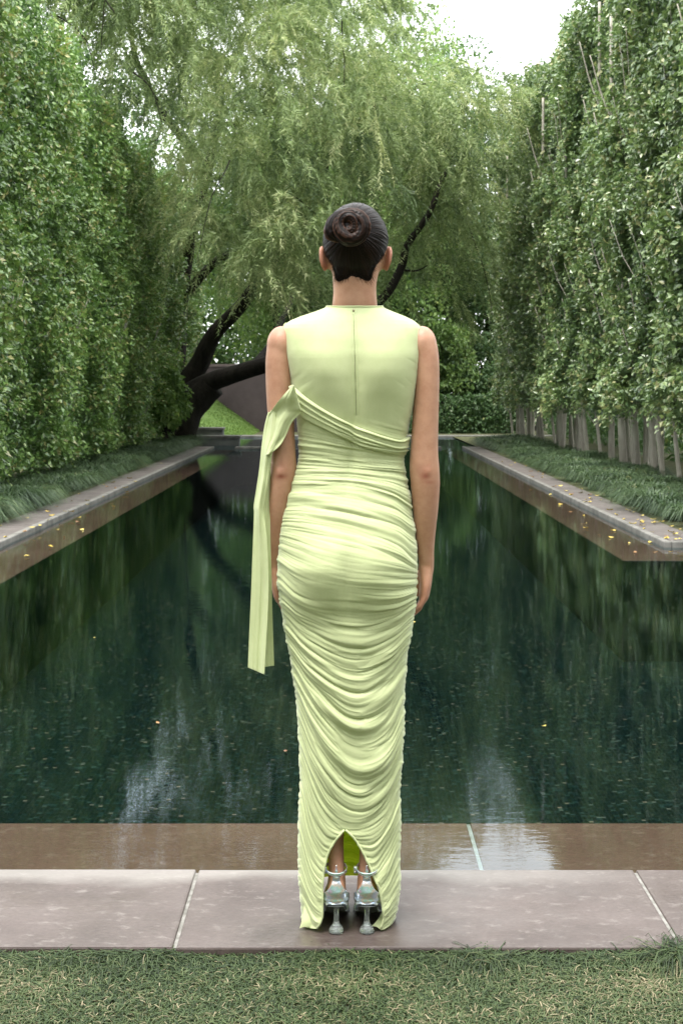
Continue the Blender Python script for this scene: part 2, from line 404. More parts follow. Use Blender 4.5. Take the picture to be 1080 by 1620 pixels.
M_leafR = leaf_mat('hedge_leaf_greygreen', [(0, (0.055, 0.105, 0.052)), (0.45, (0.135, 0.215, 0.08)), (0.85, (0.235, 0.325, 0.12)), (0.97, (0.33, 0.41, 0.17)), (1, (0.38, 0.38, 0.18))], 0.24, 0.30, spec=.9)

def hedge_tree(name, H, z0, wx, wy, n, mat, seed, side, stems, stem_h, lsize=0.085, sparse=0.0):
    """side: +1 if its face looks to +X. crown box: depth wx across, wy along the row"""
    r = np.random.default_rng(seed)
    root = empty(name)
    # crown
    m_ = int(n * 1.2)
    u = r.uniform(-1, 1, m_); v = r.uniform(-1.25, 1.25, m_); z = z0 - 0.25 + (H - z0 + 0.5) * r.uniform(0, 1, m_)
    y = v * wy / 2
    # lumpy outer surface (how far the face bulges)
    bul = 0.30 * noise3(y * 1.1 + seed, z * 0.9, 0.3, seed) + 0.16 * noise3(y * 2.9, z * 2.6, 4.2, seed + 1) + 0.07 * noise3(y * 7, z * 7, 1.2, seed + 2)
    side_w = r.beta(1.1, 3.2, m_)                     # 0 = at the face
    back = r.uniform(0, 1, m_) < 0.30
    half = wx / 2
    x = np.where(back, -(half) + side_w * wx * 0.8, half - side_w * wx * 0.8)
    x = x + np.where(back, -bul, bul)
    topn = H + 0.35 * noise2(y * 1.6 + seed, x * 1.3, seed + 4) + .12 * noise2(y * 6, x * 6, seed + 4); botn = z0 + 0.55 * noise2(y * 1.9, x * 1.4 + seed, seed + 5)
    tp = sm(z, H - 1.6, H)                            # rounds in towards the top
    keep = (z < topn) & (z > botn) & (np.abs(x) < half + 0.4 - tp * 0.42 * (1 + 0.6 * noise2(y * 2, z * 2, seed)))
    cl = noise3(y * 3.4, z * 3.2, x * 3.0, seed + 9)
    cl2 = noise3(y * 7.5, z * 7.2, x * 6.0, seed + 19)
    keep &= (cl > -0.26 + sparse + r.normal(size=m_) * 0.12) & (cl2 > -.30 + r.normal(size=m_) * .12)
    keep &= r.uniform(0, 1, m_) < np.clip(1.15 - 0.35 * sm(z, z0 + 0.8, z0 - 0.3) * 2, 0, 1)
    tip = np.stack([x * side, y, z], 1)[keep][:n // 7]
    cl = np.repeat(cl[keep][:n // 7], 7); tdir = r.normal(size=(len(tip), 3)) * .55; tdir[:, 0] += np.sign(tip[:, 0]) * .8; tdir[:, 2] += .1
    pos = np.repeat(tip, 7, 0) + r.normal(size=(len(tip) * 7, 3)) * .028 - np.repeat(tdir, 7, 0) * (np.tile(np.arange(7), len(tip)) * .022)[:, None]
    ttone = np.repeat(r.normal(size=len(tip)) * .13, 7)
    nr = np.zeros_like(pos); nr[:, 0] = np.sign(pos[:, 0]) * 0.9; nr[:, 2] = 0.75
    V, Fa = leaves(pos, lsize, 0.62, nr, 0.45, r, .25, np.repeat(tdir, 7, 0) * .9)
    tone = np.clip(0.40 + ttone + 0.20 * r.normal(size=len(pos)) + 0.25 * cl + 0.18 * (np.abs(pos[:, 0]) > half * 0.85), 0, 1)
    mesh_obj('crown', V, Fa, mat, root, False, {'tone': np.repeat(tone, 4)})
    # stems
    for k in range(stems):
        tb = MB()
        if k and side < 0 and r.uniform() < .3: continue
        bx = r.uniform(-0.25, 0.48) * side; by = r.uniform(-wy * 0.35, wy * 0.35) if k else 0.0
        rad = r.uniform(0.018, 0.045) if k else r.uniform(.05, .085)
        pts = [(bx, by, -0.06)]
        lx, ly = bx, by
        for j in range(1, 6):
            lx += (r.uniform(-0.06, 0.15) if k % 2 else r.uniform(-.1, .12)) * side; ly += r.uniform(-0.16, 0.16)
            pts.append((np.clip(lx, -0.75, 0.75), ly, stem_h * j / 5))
        limb_mb(tb, pts, rad, rad * 0.28, 26, 8, 0.03, seed + k)
        for q in range(5):
            t = r.uniform(0.12, 0.9); p = np.array(crom(pts, 40)[int(t * 39)]); d = np.array([r.uniform(0.1, 0.5) * side, r.uniform(-0.6, 0.6), r.uniform(0.5, 1.2)])
            limb_mb(tb, [p, p + d * 0.5, p + d + [0, 0, 0.25]], rad * 0.3, rad * 0.1, 8, 5, 0.02, q)
        tb.build('trunk' if k == 0 else 'stem', M_bark_pale, root)
    return root
def place(root, first, loc, rz, sc, label, group, cat):
    if first: r_ = root
    else:
        r_ = root.copy(); COL.objects.link(r_)
        for ch in root.children:
            c = ch.copy(); COL.objects.link(c); c.parent = r_
    r_.location = loc; r_.rotation_euler = (0, 0, rz); r_.scale = sc
    tag(r_, label, cat, group)
    return r_
ordn = ['first', 'second', 'third', 'fourth', 'fifth', 'sixth', 'seventh', 'eighth', 'ninth', 'tenth', 'eleventh', 'twelfth', 'thirteenth', 'fourteenth', 'fifteenth', 'sixteenth', 'seventeenth', 'eighteenth', 'nineteenth', 'twentieth', 'twenty-first', 'twenty-second', 'twenty-third', 'twenty-fourth']
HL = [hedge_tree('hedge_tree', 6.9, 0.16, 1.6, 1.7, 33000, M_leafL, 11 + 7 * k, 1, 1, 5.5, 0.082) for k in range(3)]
ys = np.arange(15.3, 41.0, 1.42)
for i, y in enumerate(ys):
    k = i % 3
    sc = (1, 1.0 + 0.03 * math.sin(i * 3), (1.0 + 0.045 * math.sin(i * 2.3)) * (1 - 0.003 * i))
    place(HL[k], i < 3, (-4.95 + 0.10 * math.sin(i * 1.9), y, 0), 0, sc,
          f'{ordn[i]} tree from the near end of the dense left hedge', 'trees of the left clipped hedge', 'hedge tree')
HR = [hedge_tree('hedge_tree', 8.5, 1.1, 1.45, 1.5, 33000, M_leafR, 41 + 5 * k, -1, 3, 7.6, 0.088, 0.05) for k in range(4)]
ys = np.arange(14.2, 41.0, 1.22)
for i, y in enumerate(ys):
    k = (i * 3 + i // 4) % 4 if i > 3 else i
    sc = (1, 1.0 + 0.04 * math.sin(i * 2.1), 1.0 + 0.05 * math.sin(i * 1.7))
    place(HR[k], i < 4, (5.05 + 0.10 * math.sin(i * 2.7), y, 0), 0, sc,
          f'{ordn[i]} tree from the near end of the pale-trunked right row', 'trees of the right hedge row', 'hedge tree')

# strap-leaved border grass along the paths
def blades(base, L, wid, lean, r, seg=4, droop=1.0, z_up=1.0):
    n = len(base)
    az = r.uniform(0, 2 * math.pi, n); dx = np.stack([np.cos(az), np.sin(az), 0 * az], 1) if lean is None else lean
    side = np.stack([-dx[:, 1], dx[:, 0], 0 * az], 1); side /= np.linalg.norm(side, axis=1)[:, None] + 1e-9
    out = []
    for k in range(seg + 1):
        t = k / seg
        c = base + dx * (L * (0.25 * t + 0.55 * droop * t * t))[:, None]
        c[:, 2] += L * (z_up * t - 0.75 * droop * t * t * t)
        wd = (wid * (1 - t ** 2) + 0.0004)[:, None]
        out.append(c - side * wd); out.append(c + side * wd)
    V = np.stack(out, 1).reshape(-1, 3)
    b = np.arange(n)[:, None] * (2 * (seg + 1))
    Fa = np.concatenate([b + [2 * k, 2 * k + 1, 2 * k + 3, 2 * k + 2] for k in range(seg)])
    return V, Fa
M_lir = leaf_mat('border_grass', [(0, (0.04, 0.075, 0.038)), (0.5, (0.095, 0.15, 0.07)), (0.9, (0.17, 0.24, 0.11)), (1, (0.32, 0.30, 0.15))], 0.35, 0.4)
def border(x0, x1, y0, y1, n, seed, edge):
    r = np.random.default_rng(seed)
    nt_ = int(n / 100); tx = r.uniform(x0, x1, nt_); ty = r.uniform(y0, y1, nt_)
    k = np.repeat(np.arange(nt_), 100)
    base = np.stack([tx[k], ty[k], np.full(len(k), GZ)], 1); base[:, :2] += r.normal(size=(len(k), 2)) * 0.028
    hs = (0.44 + 0.20 * noise2(tx * 2.3, ty * 1.6, seed))[k]
    L = hs * r.uniform(0.7, 1.25, len(k))
    V, Fa = blades(base, L, 0.0062 + 0 * L, None, r, 4, 1.25, 1.05)
    tone = np.clip((0.35 + 0.3 * noise2(tx * 3, ty * 3, 3))[k] + r.normal(size=len(k)) * 0.22, 0, 1)
    return V, Fa, np.repeat(tone, 10)
for sgn, (x0, x1, y0, lab) in ((-1, (-4.6, -3.66, 13.0, 'left')), (1, (3.50, 4.7, 13.6, 'right'))):
    V, Fa, tone = border(x0, x1, y0, 36.5, 52000, 5 + sgn, 0)
    tag(mesh_obj('border_grass', V, Fa, M_lir, None, False, {'tone': tone}), f'dark strap-leaved border grass between the {lab} path and the hedge', 'border grass', kind='stuff')
V, Fa, tone = border(3.9, 8.5, 13.55, 14.4, 14000, 77, 0)
tag(mesh_obj('border_grass', V, Fa, M_lir, None, False, {'tone': tone}), 'border grass behind the corner of the right path', 'border grass', kind='stuff')

# foreground lawn
M_gr = leaf_mat('lawn_blades', [(0, (0.02, 0.035, 0.013)), (0.35, (0.055, 0.088, 0.032)), (0.62, (0.105, 0.135, 0.053)), (0.74, (0.16, 0.15, 0.08)), (1, (0.32, 0.27, 0.17))], 0.3, 0.55, spec=0.3)
r = np.random.default_rng(3)
n = 175000
bx = r.uniform(-1.5, 1.5, n); by = YN0 - 0.008 - 1.3 * r.beta(0.8, 1.5, n)
edge = sm(by, YN0 - 0.16, YN0 - 0.01)
patch = noise2(bx * 4, by * 5, 2) + 0.5 * noise2(bx * 11, by * 13, 3)
L = r.uniform(0.016, 0.056, n) * (1 + 0.35 * patch) * (1 + 0.8 * edge * r.uniform(0, 1, n) + 2.2 * edge * np.maximum(noise2(bx * 6, 1, 8), 0))
keep = r.uniform(0, 1, n) < 0.75 + 0.3 * patch + edge
bx, by, L, edge, patch = bx[keep], by[keep], L[keep], edge[keep], patch[keep]; n = len(bx)
V, Fa = blades(np.stack([bx, by, np.full(n, GZ - 0.002)], 1), L, r.uniform(0.0006, 0.0014, n), None, r, 3, 1.15, 0.82)
tone = np.clip(0.36 + 0.2 * r.normal(size=n) - 0.12 * edge + 0.22 * patch * (1 - edge) + (r.uniform(0, 1, n) < 0.13 * (1 - edge)) * 0.45, 0, 1)
V2 = V
tag(mesh_obj('lawn_grass', V2, Fa, M_gr, None, False, {'tone': np.repeat(tone, 8)}), 'short lawn grass with straw-coloured blades at the edge of the stone slabs', 'grass', kind='stuff')

# the big weeping tree
M_wil = leaf_mat('willow_leaf', [(0, (0.11, 0.165, 0.07)), (0.5, (0.25, 0.33, 0.14)), (0.85, (0.40, 0.47, 0.22)), (1, (0.52, 0.55, 0.29))], 0.36, 0.5, spec=0.35)
TD = 36.5
tree = empty('weeping_tree', tuple(P(287, 705, TD) * [1, 1, 0]))
tag(tree, 'large weeping tree with feathery foliage and a dark limb arching over the pool', 'tree')
off = -np.array(tree.location)
tb = MB()
def L3(l): return [P(*p) + off for p in l]
limb_mb(tb, L3([(272, 722, 36.5), (285, 680, 36.5), (305, 640, 36.5), (335, 608, 36.4)]), 0.50, 0.34, 18, 14, 0.05)
limb_mb(tb, L3([(250, 640, 36.9), (290, 625, 36.6), (335, 604, 36.3), (400, 583, 35), (470, 560, 34), (540, 520, 33)]), 0.34, 0.15, 34, 12, 0.10, 4)
limb_mb(tb, L3([(525, 530, 33.2), (560, 502, 32.8), (605, 470, 32.2), (636, 425, 32), (646, 385, 31.8), (678, 335, 31.5), (694, 290, 31.5), (712, 255, 32), (730, 200, 32.6)]), 0.15, 0.03, 44, 10, 0.09, 5)
limb_mb(tb, L3([(270, 690, 37), (285, 620, 37), (318, 572, 37), (345, 525, 36.6), (385, 480, 36), (440, 400, 35), (500, 300, 34), (540, 200, 33)]), 0.36, 0.06, 44, 10, 0.12, 7)
limb_mb(tb, L3([(262, 660, 37.3), (280, 560, 37.4), (285, 470, 37.6), (300, 380, 37), (325, 280, 36), (345, 180, 35), (345, 120, 34.6)]), 0.28, 0.07, 44, 10, 0.12, 9)
limb_mb(tb, L3([(290, 470, 37.5), (340, 415, 36), (380, 395, 35), (430, 372, 33)]), 0.16, 0.04, 20, 8, 0.08, 12)
limb_mb(tb, L3([(330, 270, 36), (260, 180, 33), (215, 90, 30), (200, 0, 28)]), 0.14, 0.03, 24, 8, 0.1, 13)
limb_mb(tb, L3([(400, 583, 35), (430, 545, 36), (450, 500, 37), (470, 440, 38)]), 0.16, 0.04, 18, 8, 0.06, 15)
limb_mb(tb, L3([(520, 255, 33.8), (580, 180, 32), (640, 130, 31)]), 0.10, 0.03, 18, 8, 0.06, 16)
limb_mb(tb, L3([(639, 428, 32), (660, 428, 32), (675, 420, 31.8)]), 0.03, 0.012, 8, 6, 0.02, 17)
r = np.random.default_rng(21)
cl = []
for gx in np.arange(90, 810, 42):
    for gy in np.arange(-190, 470, 42):
        x = gx + r.uniform(-24, 24); y = gy + r.uniform(-24, 24)
        rad_px = r.uniform(32, 58)
        low = 500 - 60 * math.sin((x - 200) / 90) * 0.8
        if y > low - 20: continue
        if x < np.interp(y, [-60, 0, 60, 150, 220, 330, 400, 500], [60, 78, 130, 215, 232, 275, 305, 318]): continue
        if y > 60 and y < 330 and r.uniform() < .08: continue
        if x > 600:
            top = np.interp(x, [600, 640, 700, 750, 790, 812], [30, 92, 92, 88, 135, 200])
            if y < top or x > 775 or y > 440: continue
        if x > 700 and y > 400: continue
        if (x - 295) ** 2 + ((y - 380) * 0.9) ** 2 < 38 ** 2: continue
        if (x - 342) ** 2 + (y - 190) ** 2 < 36 ** 2: continue
        if x < 200 and y < -60 and False: continue
        D = r.uniform(25.5, 36) if x < 600 else r.uniform(29, 33)
        if x < 260: D = r.uniform(24.5, 30)
        if x < 150: D = r.uniform(25, 27.5)
        if x > 590 and 250 < y < 500: D = r.uniform(33.0, 35.5)
        if x > 590 and y > 290 and r.uniform() < .25: continue
        cl.append((x, y, D, rad_px))
fp, fd, fL, ft = [], [], [], []
for (x, y, D, rp) in cl:
    c = P(x, y, D); R_ = rp * D / F * 1.15
    nbz = 13 if x < 640 else 16
    if r.uniform() < .22 and x < 620: continue
    ct = r.normal() * .17
    main = np.array([r.normal() * .8, r.normal() * .5, .1])
    for b_ in range(nbz):
        d = r.normal(size=3); d[2] *= .7; d /= np.linalg.norm(d); st_ = c + d * R_ * r.uniform(.1, .8)
        bd_ = d + main * .6 + [0, 0, .3]; bd_ /= np.linalg.norm(bd_); Lb = r.uniform(.7, 1.5); m_ = 10
        tb_ = r.uniform(.05, 1, m_)
        p = st_ + bd_ * (Lb * tb_)[:, None]; p[:, 2] -= .45 * Lb * tb_ ** 2
        dd = bd_ * .9 + r.normal(size=(m_, 3)) * .42; dd[:, 2] -= .2 + .3 * tb_
        fp.append(p); fd.append(dd / np.linalg.norm(dd, axis=1)[:, None]); fL.append(r.uniform(.32, .72, m_) * (1.25 if x > 640 else 1)); ft.append(np.full(m_, .45 + ct + .17 * r.normal()) + r.normal(size=m_) * .06)
fp = np.concatenate(fp) + off; fd = np.concatenate(fd); fL = np.concatenate(fL); ft = np.concatenate(ft); nf = len(fp)
K = 22
t = np.linspace(0.08, 1, K)
drp = r.uniform(0.5, 1.25, nf)
C = fp[:, None] + fd[:, None] * (fL[:, None] * t[None])[..., None] * 0.75
C[..., 2] -= (drp * fL)[:, None] * t[None] ** 2 * 0.8
# twig direction at every leaflet
dT = fd[:, None] * 0.75 + np.zeros((nf, K, 3)); dT[..., 2] -= (drp)[:, None] * 1.6 * t[None]
dT /= np.linalg.norm(dT, axis=2)[..., None]
sg = np.where(np.arange(K) % 2, 1.0, -1.0)[None, :, None]
rv = r.normal(size=(nf, 1, 3)); sd_ = np.cross(dT, rv); sd_ /= np.linalg.norm(sd_, axis=2)[..., None] + 1e-9
ld = dT * 0.75 + sd_ * sg * 0.75 + r.normal(size=(nf, K, 3)) * 0.22
LL = r.uniform(0.07, 0.125, (nf, K, 1)); wv = np.cross(ld, r.normal(size=(nf, K, 3))); wv /= np.linalg.norm(wv, axis=2)[..., None] + 1e-9
wv *= 0.0125
V = np.stack([C - wv, C + wv, C + ld * LL], 2).reshape(-1, 3)
Fa = np.arange(len(V)).reshape(-1, 3)
tone = np.clip(np.repeat(ft, K) + r.normal(size=nf * K) * 0.13 + np.tile((t - 0.5) * 0.3, nf), 0, 1)
mesh_obj('crown', V, Fa, M_wil, tree, False, {'tone': np.repeat(tone, 3)})
for _ in range(40):           # bare hanging twigs
    x, y, D, rp = cl[r.integers(len(cl))]
    p = P(x + r.uniform(-20, 20), y + 20, D - 1.2) + off; q = r.normal(size=3) * 0.35
    limb_mb(tb, [p, p + q + [0, 0, -0.35], p + q * 1.5 + [0, 0, -1.0]], 0.014, 0.006, 8, 4, 0.03, _)
tb.build('trunk', M_bark_dark, tree)

# broadleaf trees behind
M_bl = leaf_mat('broadleaf', [(0, (0.08, 0.15, 0.04)), (0.5, (0.16, 0.26, 0.075)), (0.9, (0.26, 0.36, 0.11)), (1, (0.36, 0.40, 0.14))], 0.5, 0.45)
M_bd = leaf_mat('dark_broadleaf', [(0, (0.04, 0.08, 0.03)), (0.5, (0.08, 0.15, 0.055)), (0.9, (0.14, 0.22, 0.08)), (1, (0.22, 0.26, 0.10))], 0.4, 0.45)
def broad_tree(name, px, D, H, R_, n, mat, seed, label, group=None, z0=1.2, lsz=0.16, cat='tree'):
    r = np.random.default_rng(seed)
    x = (px - VX) * D / F
    root = empty(name, (x, D, 0)); tag(root, label, cat, group)
    nb = 26
    bc = r.normal(size=(nb, 3)); bc /= np.linalg.norm(bc, axis=1)[:, None]; bc *= r.uniform(0.25, 0.8, (nb, 1)) ** 0.6
    hz = (H - z0) / 2
    cs = bc * [R_, R_, hz] + [0, 0, z0 + hz]; br_ = R_ * r.uniform(0.28, 0.5, nb)
    k = r.integers(nb, size=n); d = r.normal(size=(n, 3)); d /= np.linalg.norm(d, axis=1)[:, None]
    pos = cs[k] + d * (br_[k] * r.uniform(0.55, 1.08, n) ** 0.7)[:, None]
    cn = noise3(pos[:, 0] * 1.6, pos[:, 1] * 1.6, pos[:, 2] * 1.6, seed)
    ok = (cn > -0.3) & (pos[:, 2] > 0.15); pos = pos[ok]; d = d[ok]; cn = cn[ok]
    V, Fa = leaves(pos, lsz, 0.55, d * 0.6 + [0, 0, 0.7], 0.4, r)
    tone = np.clip(0.45 + 0.2 * r.normal(size=len(pos)) + 0.2 * cn, 0, 1)
    mesh_obj('crown', V, Fa, mat, root, False, {'tone': np.repeat(tone, 4)})
    t_ = MB()
    limb_mb(t_, [(0, 0, -0.1), (0.1, 0, z0 * 0.6), (-0.1, 0.1, z0 + hz * 0.7), (0.05, 0, z0 + hz * 1.5)], 0.05 * R_ + 0.06, 0.04, 20, 9, 0.06, seed)
    for q in range(7):
        e = cs[r.integers(nb)]; s0 = np.array([0, 0, np.clip(e[2] * 0.6, z0 * .4, z0 + hz * 0.5)])
        limb_mb(t_, [s0, (s0 + e) / 2 + r.normal(size=3) * 0.2, e], 0.02 * R_ + 0.03, 0.02, 12, 6, 0.05, seed + q)
    t_.build('trunk', M_bark_dark, root)
    return root
for args in (
    ('broadleaf_tree', 560, 47, 15.0, 4.2, 42000, M_bl, 1, 'bright green broadleaf tree rising behind the weeping tree, nearest the white sky'),
    ('broadleaf_tree', 440, 50, 12.2, 3.8, 36000, M_bl, 2, 'bright broadleaf tree behind the upper middle of the weeping crown'),
    ('broadleaf_tree', 190, 47, 15.0, 4.0, 36000, M_bd, 3, 'dark broadleaf tree behind the far end of the left hedge'),
    ('broadleaf_tree', 470, 56, 11.0, 4.0, 34000, M_bd, 4, 'dark broadleaf tree standing behind the brown wall'),
    ('broadleaf_tree', 690, 53, 14.6, 3.8, 42000, M_bd, 5, 'dark tree at the far end of the pool beside the right hedge'),
    ('broadleaf_tree', 610, 50, 9.5, 3.2, 30000, M_bd, 6, 'dark tree at the far end hidden mostly behind the woman'),
    ('broadleaf_tree', 775, 50, 13.0, 3.6, 38000, M_bd, 8, 'dark tree partly behind the far end of the right hedge'),
    ('broadleaf_tree', 850, 49, 11.0, 3.2, 30000, M_bd, 12, 'dark tree rising just behind the far top corner of the right hedge'),
    ('broadleaf_tree', 310, 60, 9.5, 4.0, 30000, M_bl, 9, 'light green tree far off above the brown wall on the left'),
): broad_tree(*args)
for k, (px, D) in enumerate(((655, 47), (700, 46.4), (745, 46.8), (600, 47.3))):
    broad_tree('shrub', px, D, 3.6 + 0.4 * math.sin(k * 2), 1.15, 13000, M_bl if k != 2 else M_bd, 60 + k,
               ['leafy shrub at the far end of the pool just right of the woman', 'leafy shrub at the far end midway between the woman and the right hedge', 'darker shrub at the far end closest to the right hedge', 'leafy shrub at the far end behind the woman'][k], 'shrubs beyond the far end of the pool', 0.7, 0.13, 'shrub')
broad_tree('shrub', 262, 33.5, 2.0, 0.6, 6000, M_bl, 81, 'low leafy shrub at the foot of the weeping tree, end of the left hedge', None, 0.1, 0.13, 'shrub')

def mass(name, x0, x1, y0, y1, h, n, mat, seed, lab, ls=.14):
    r = np.random.default_rng(seed)
    x = r.uniform(x0, x1, n); y = r.uniform(y0, y1, n); z = h * r.uniform(0, 1, n)
    z = z * (1 + .5 * noise2(x * .7, y * .7, seed) + .15 * noise2(x * 3, y * 3, seed)); pos = np.stack([x, y, z], 1)
    pos = pos[noise3(x * 1.2, y * 1.2, z * 1.2, seed) > -.35]
    V, Fa = leaves(pos, ls, .55, r.normal(size=(len(pos), 3)) * .4 + [0, -.4, .7], .4, r)
    tag(mesh_obj(name, V, Fa, mat, None, False, {'tone': np.repeat(np.clip(.45 + .2 * r.normal(size=len(pos)), 0, 1), 4)}), lab, 'undergrowth', kind='stuff')
mass('added_sky_blocker', -16, 16, -9, -7, 8.5, 110000, M_bd, 95, 'tall unseen leaf mass behind the viewer, added to block sky light', .24)  # three leaf masses added out of view to cut sky light on the figure
mass('added_sky_blocker', -13, -10.5, -8, 14, 7, 90000, M_bd, 96, 'tall unseen leaf mass on the far left, added to block sky light', .22)
mass('added_sky_blocker', 10.5, 13, -8, 14, 7, 90000, M_bd, 97, 'tall unseen leaf mass on the far right, added to block sky light', .22)
mass('undergrowth', -26, 26, 58, 61, 6.5, 60000, M_bd, 91, 'dark wooded undergrowth far behind the end of the pool', .26)
mass('undergrowth', 6.3, 8.2, 13, 46, 3.6, 60000, M_bd, 92, 'dark undergrowth seen between the pale trunks of the right row', .13)
mass('undergrowth', -9, -6.6, 14, 50, 3.0, 30000, M_bd, 93, 'dark undergrowth behind the left hedge', .14)
mass('undergrowth', 0.9, 6, 45.2, 46.2, 1.5, 16000, M_bd, 94, 'low dark planting at the far end of the pool below the shrubs', .12)

# far lawn slope, wall, stone blocks
M_wall = rough_mat('brown_wall', (0.055, 0.042, 0.042), (0.085, 0.066, 0.065), 1.2, 0.9, 0.3, 0.02)
M_slope = rough_mat('bank_lawn', (0.10, 0.17, 0.045), (0.14, 0.215, 0.06), 3, 0.95, 0.8, 0.03)  # brighter green than lawn_base, for the bank
wl = MB()
a = P(250, 0, 49); b = P(560, 0, 46.5)
h0, h1 = 2.15, 2.15
d = (b - a); nn = np.array([-d[1], d[0], 0]); nn = nn / np.linalg.norm(nn[:2]) * 0.3
wl.add([[a[0], a[1], GZ], [b[0], b[1], GZ], [b[0] + nn[0], b[1] + nn[1], GZ], [a[0] + nn[0], a[1] + nn[1], GZ],
        [a[0], a[1], h0], [b[0], b[1], h1], [b[0] + nn[0], b[1] + nn[1], h1], [a[0] + nn[0], a[1] + nn[1], h0]],
       [[0, 1, 5, 4], [1, 2, 6, 5], [2, 3, 7, 6], [3, 0, 4, 7], [4, 5, 6, 7], [3, 2, 1, 0]])
wr = wl.build('retaining_wall', M_wall, smooth=False)
tag(wr, 'plain dark brown wall beyond the far end of the pool, under the arching limb', 'wall')
cp = MB(); cc = nn * 1.4
cp.add([[a[0] - nn[0] * .15, a[1] - nn[1] * .15, h0 + .003], [b[0] - nn[0] * .15, b[1] - nn[1] * .15, h1 + .003], [b[0] + nn[0] * 1.15, b[1] + nn[1] * 1.15, h1 + .003], [a[0] + nn[0] * 1.15, a[1] + nn[1] * 1.15, h0 + .003],
        [a[0] - nn[0] * .15, a[1] - nn[1] * .15, h0 + .09], [b[0] - nn[0] * .15, b[1] - nn[1] * .15, h1 + .09], [b[0] + nn[0] * 1.15, b[1] + nn[1] * 1.15, h1 + .09], [a[0] + nn[0] * 1.15, a[1] + nn[1] * 1.15, h0 + .09]],
       [[0, 1, 5, 4], [1, 2, 6, 5], [2, 3, 7, 6], [3, 0, 4, 7], [4, 5, 6, 7], [3, 2, 1, 0]])
cp.build('coping', rough_mat('wall_cap', (0.10, 0.075, 0.07), (0.16, 0.125, 0.12), 2, 0.8), wr, smooth=False)
# grassy bank in front of the wall, falling to the right
nx_, ny_ = 60, 24
X = np.linspace(P(150, 0, 45)[0], P(404, 0, 45)[0], nx_); Y = np.linspace(43.2, 48.9, ny_)
XX, YY = np.meshgrid(X, Y)
tX = (XX - P(404, 0, 45)[0]) / (P(320, 0, 45)[0] - P(404, 0, 45)[0])
ZZ = GZ + 0.006 + np.clip(tX, 0, 1.5) * 1.15 * sm(YY, 42.9, 48.2) + 0.02 * noise2(XX * 2, YY * 2, 3)
g = MB(); g.grid(np.stack([XX, YY, ZZ], -1)); tag(g.build('grass_bank', M_slope), kind='structure')
r = np.random.default_rng(6); n = 26000
bx = r.uniform(X[0], X[-1], n); by = r.uniform(43.2, 48.8, n)
bz = GZ + np.clip((bx - P(404, 0, 45)[0]) / (P(320, 0, 45)[0] - P(404, 0, 45)[0]), 0, 1.5) * 1.15 * sm(by, 42.9, 48.2)
V, Fa = blades(np.stack([bx, by, bz], 1), r.uniform(0.05, 0.1, n), np.full(n, 0.006), None, r, 2, 0.6, 1.0)
M_bank = leaf_mat('bank_blades', [(0, (0.10, 0.18, 0.045)), (1, (0.20, 0.29, 0.08))], 0.35, 0.6, spec=0.2)
tag(mesh_obj('bank_grass', V, Fa, M_bank, None, False, {'tone': np.repeat(r.uniform(0, 1, n), 6)}), 'bright lawn grass on the bank below the brown wall', 'grass', kind='stuff')
M_blk = rough_mat('grey_block', (0.10, 0.105, 0.10), (0.20, 0.205, 0.19), 3, 0.75, 0.3, 0.01)
for (p0, p1, D, dd, zt, lab) in ((255, 378, 36.2, 0.5, 0.20, 'low grey stone block across the far left end of the pool'), (250, 352, 40.2, 0.6, 0.30, 'second low grey stone block, farther back below the grass bank')):
    t_ = MB(); x0 = (p0 - VX) * D / F; x1 = (p1 - VX) * D / F
    t_.box(x0, x1, D, D + dd, FZ, zt - 0.06, 0.005)
    blk = t_.build('stone_block', M_blk, smooth=False); tag(blk, lab, 'stone block')
    t_ = MB(); t_.box(x0 - .03, x1 + .03, D - .03, D + dd + .03, zt - 0.058, zt, 0.012); t_.build('slab_top', M_edge, blk, smooth=False)

# fallen leaves
m, nt, bs = new_mat('fallen_yellow_leaf')
oi = nt.nodes.new('ShaderNodeObjectInfo')
rr = ramp(nt, [(0, (0.45, 0.33, 0.05)), (0.6, (0.55, 0.45, 0.12)), (0.8, (0.35, 0.18, 0.05)), (1, (0.16, 0.09, 0.04))], oi.outputs['Random']); nt.links.new(rr.outputs[0], bs.inputs['Base Color']); bs.inputs['Roughness'].default_value = 0.6
def leafmesh(seed):
    r = np.random.default_rng(seed); u = np.linspace(0, 1, 9); w_ = 0.021 * np.sin(np.pi * u ** 0.8) ** 0.8 + 0.0006
    V = []
    for s_ in (-1, 0, 1):
        V.append(np.stack([u * 0.07 - 0.035, s_ * w_, 0.004 + 0.010 * (u - 0.5) ** 2 * 4 * r.uniform(0.3, 1.3) + abs(s_) * 0.005 * r.uniform(0.3, 1.4)], 1))
    o = MB(); o.grid(np.stack(V)); return o
protos = [leafmesh(k).build('fallen_leaf', m) for k in range(3)]
spots = []
r = np.random.default_rng(12)
for k in range(60): spots.append((r.uniform(2.95, 3.34), 13 + 17 * r.beta(0.9, 2.2), 0.002))
for k in range(26): spots.append((r.uniform(-3.5, -3.0), 12 + 16 * r.beta(1, 2), 0.002))
for k in range(12): spots.append((r.uniform(-3.05, -2.6), 11 + 10 * r.beta(1, 2), WZ + 0.002))
for k in range(12): spots.append((r.uniform(2.45, 2.9), 13.2 + 9 * r.beta(1, 2), WZ + 0.002))
for px in (1003, 1035, 1060, 1072): spots.append(((px - VX) / F * 12.5, 12.45 + 0.1 * r.uniform(-1, 1), WZ + 0.002))
for px, py in ((452, 1190), (250, 1145), (150, 1010), (860, 1150), (655, 985)): d = F * (CAMH - WZ) / (py - HZ); spots.append(((px - VX) / F * d, d, WZ + 0.002))
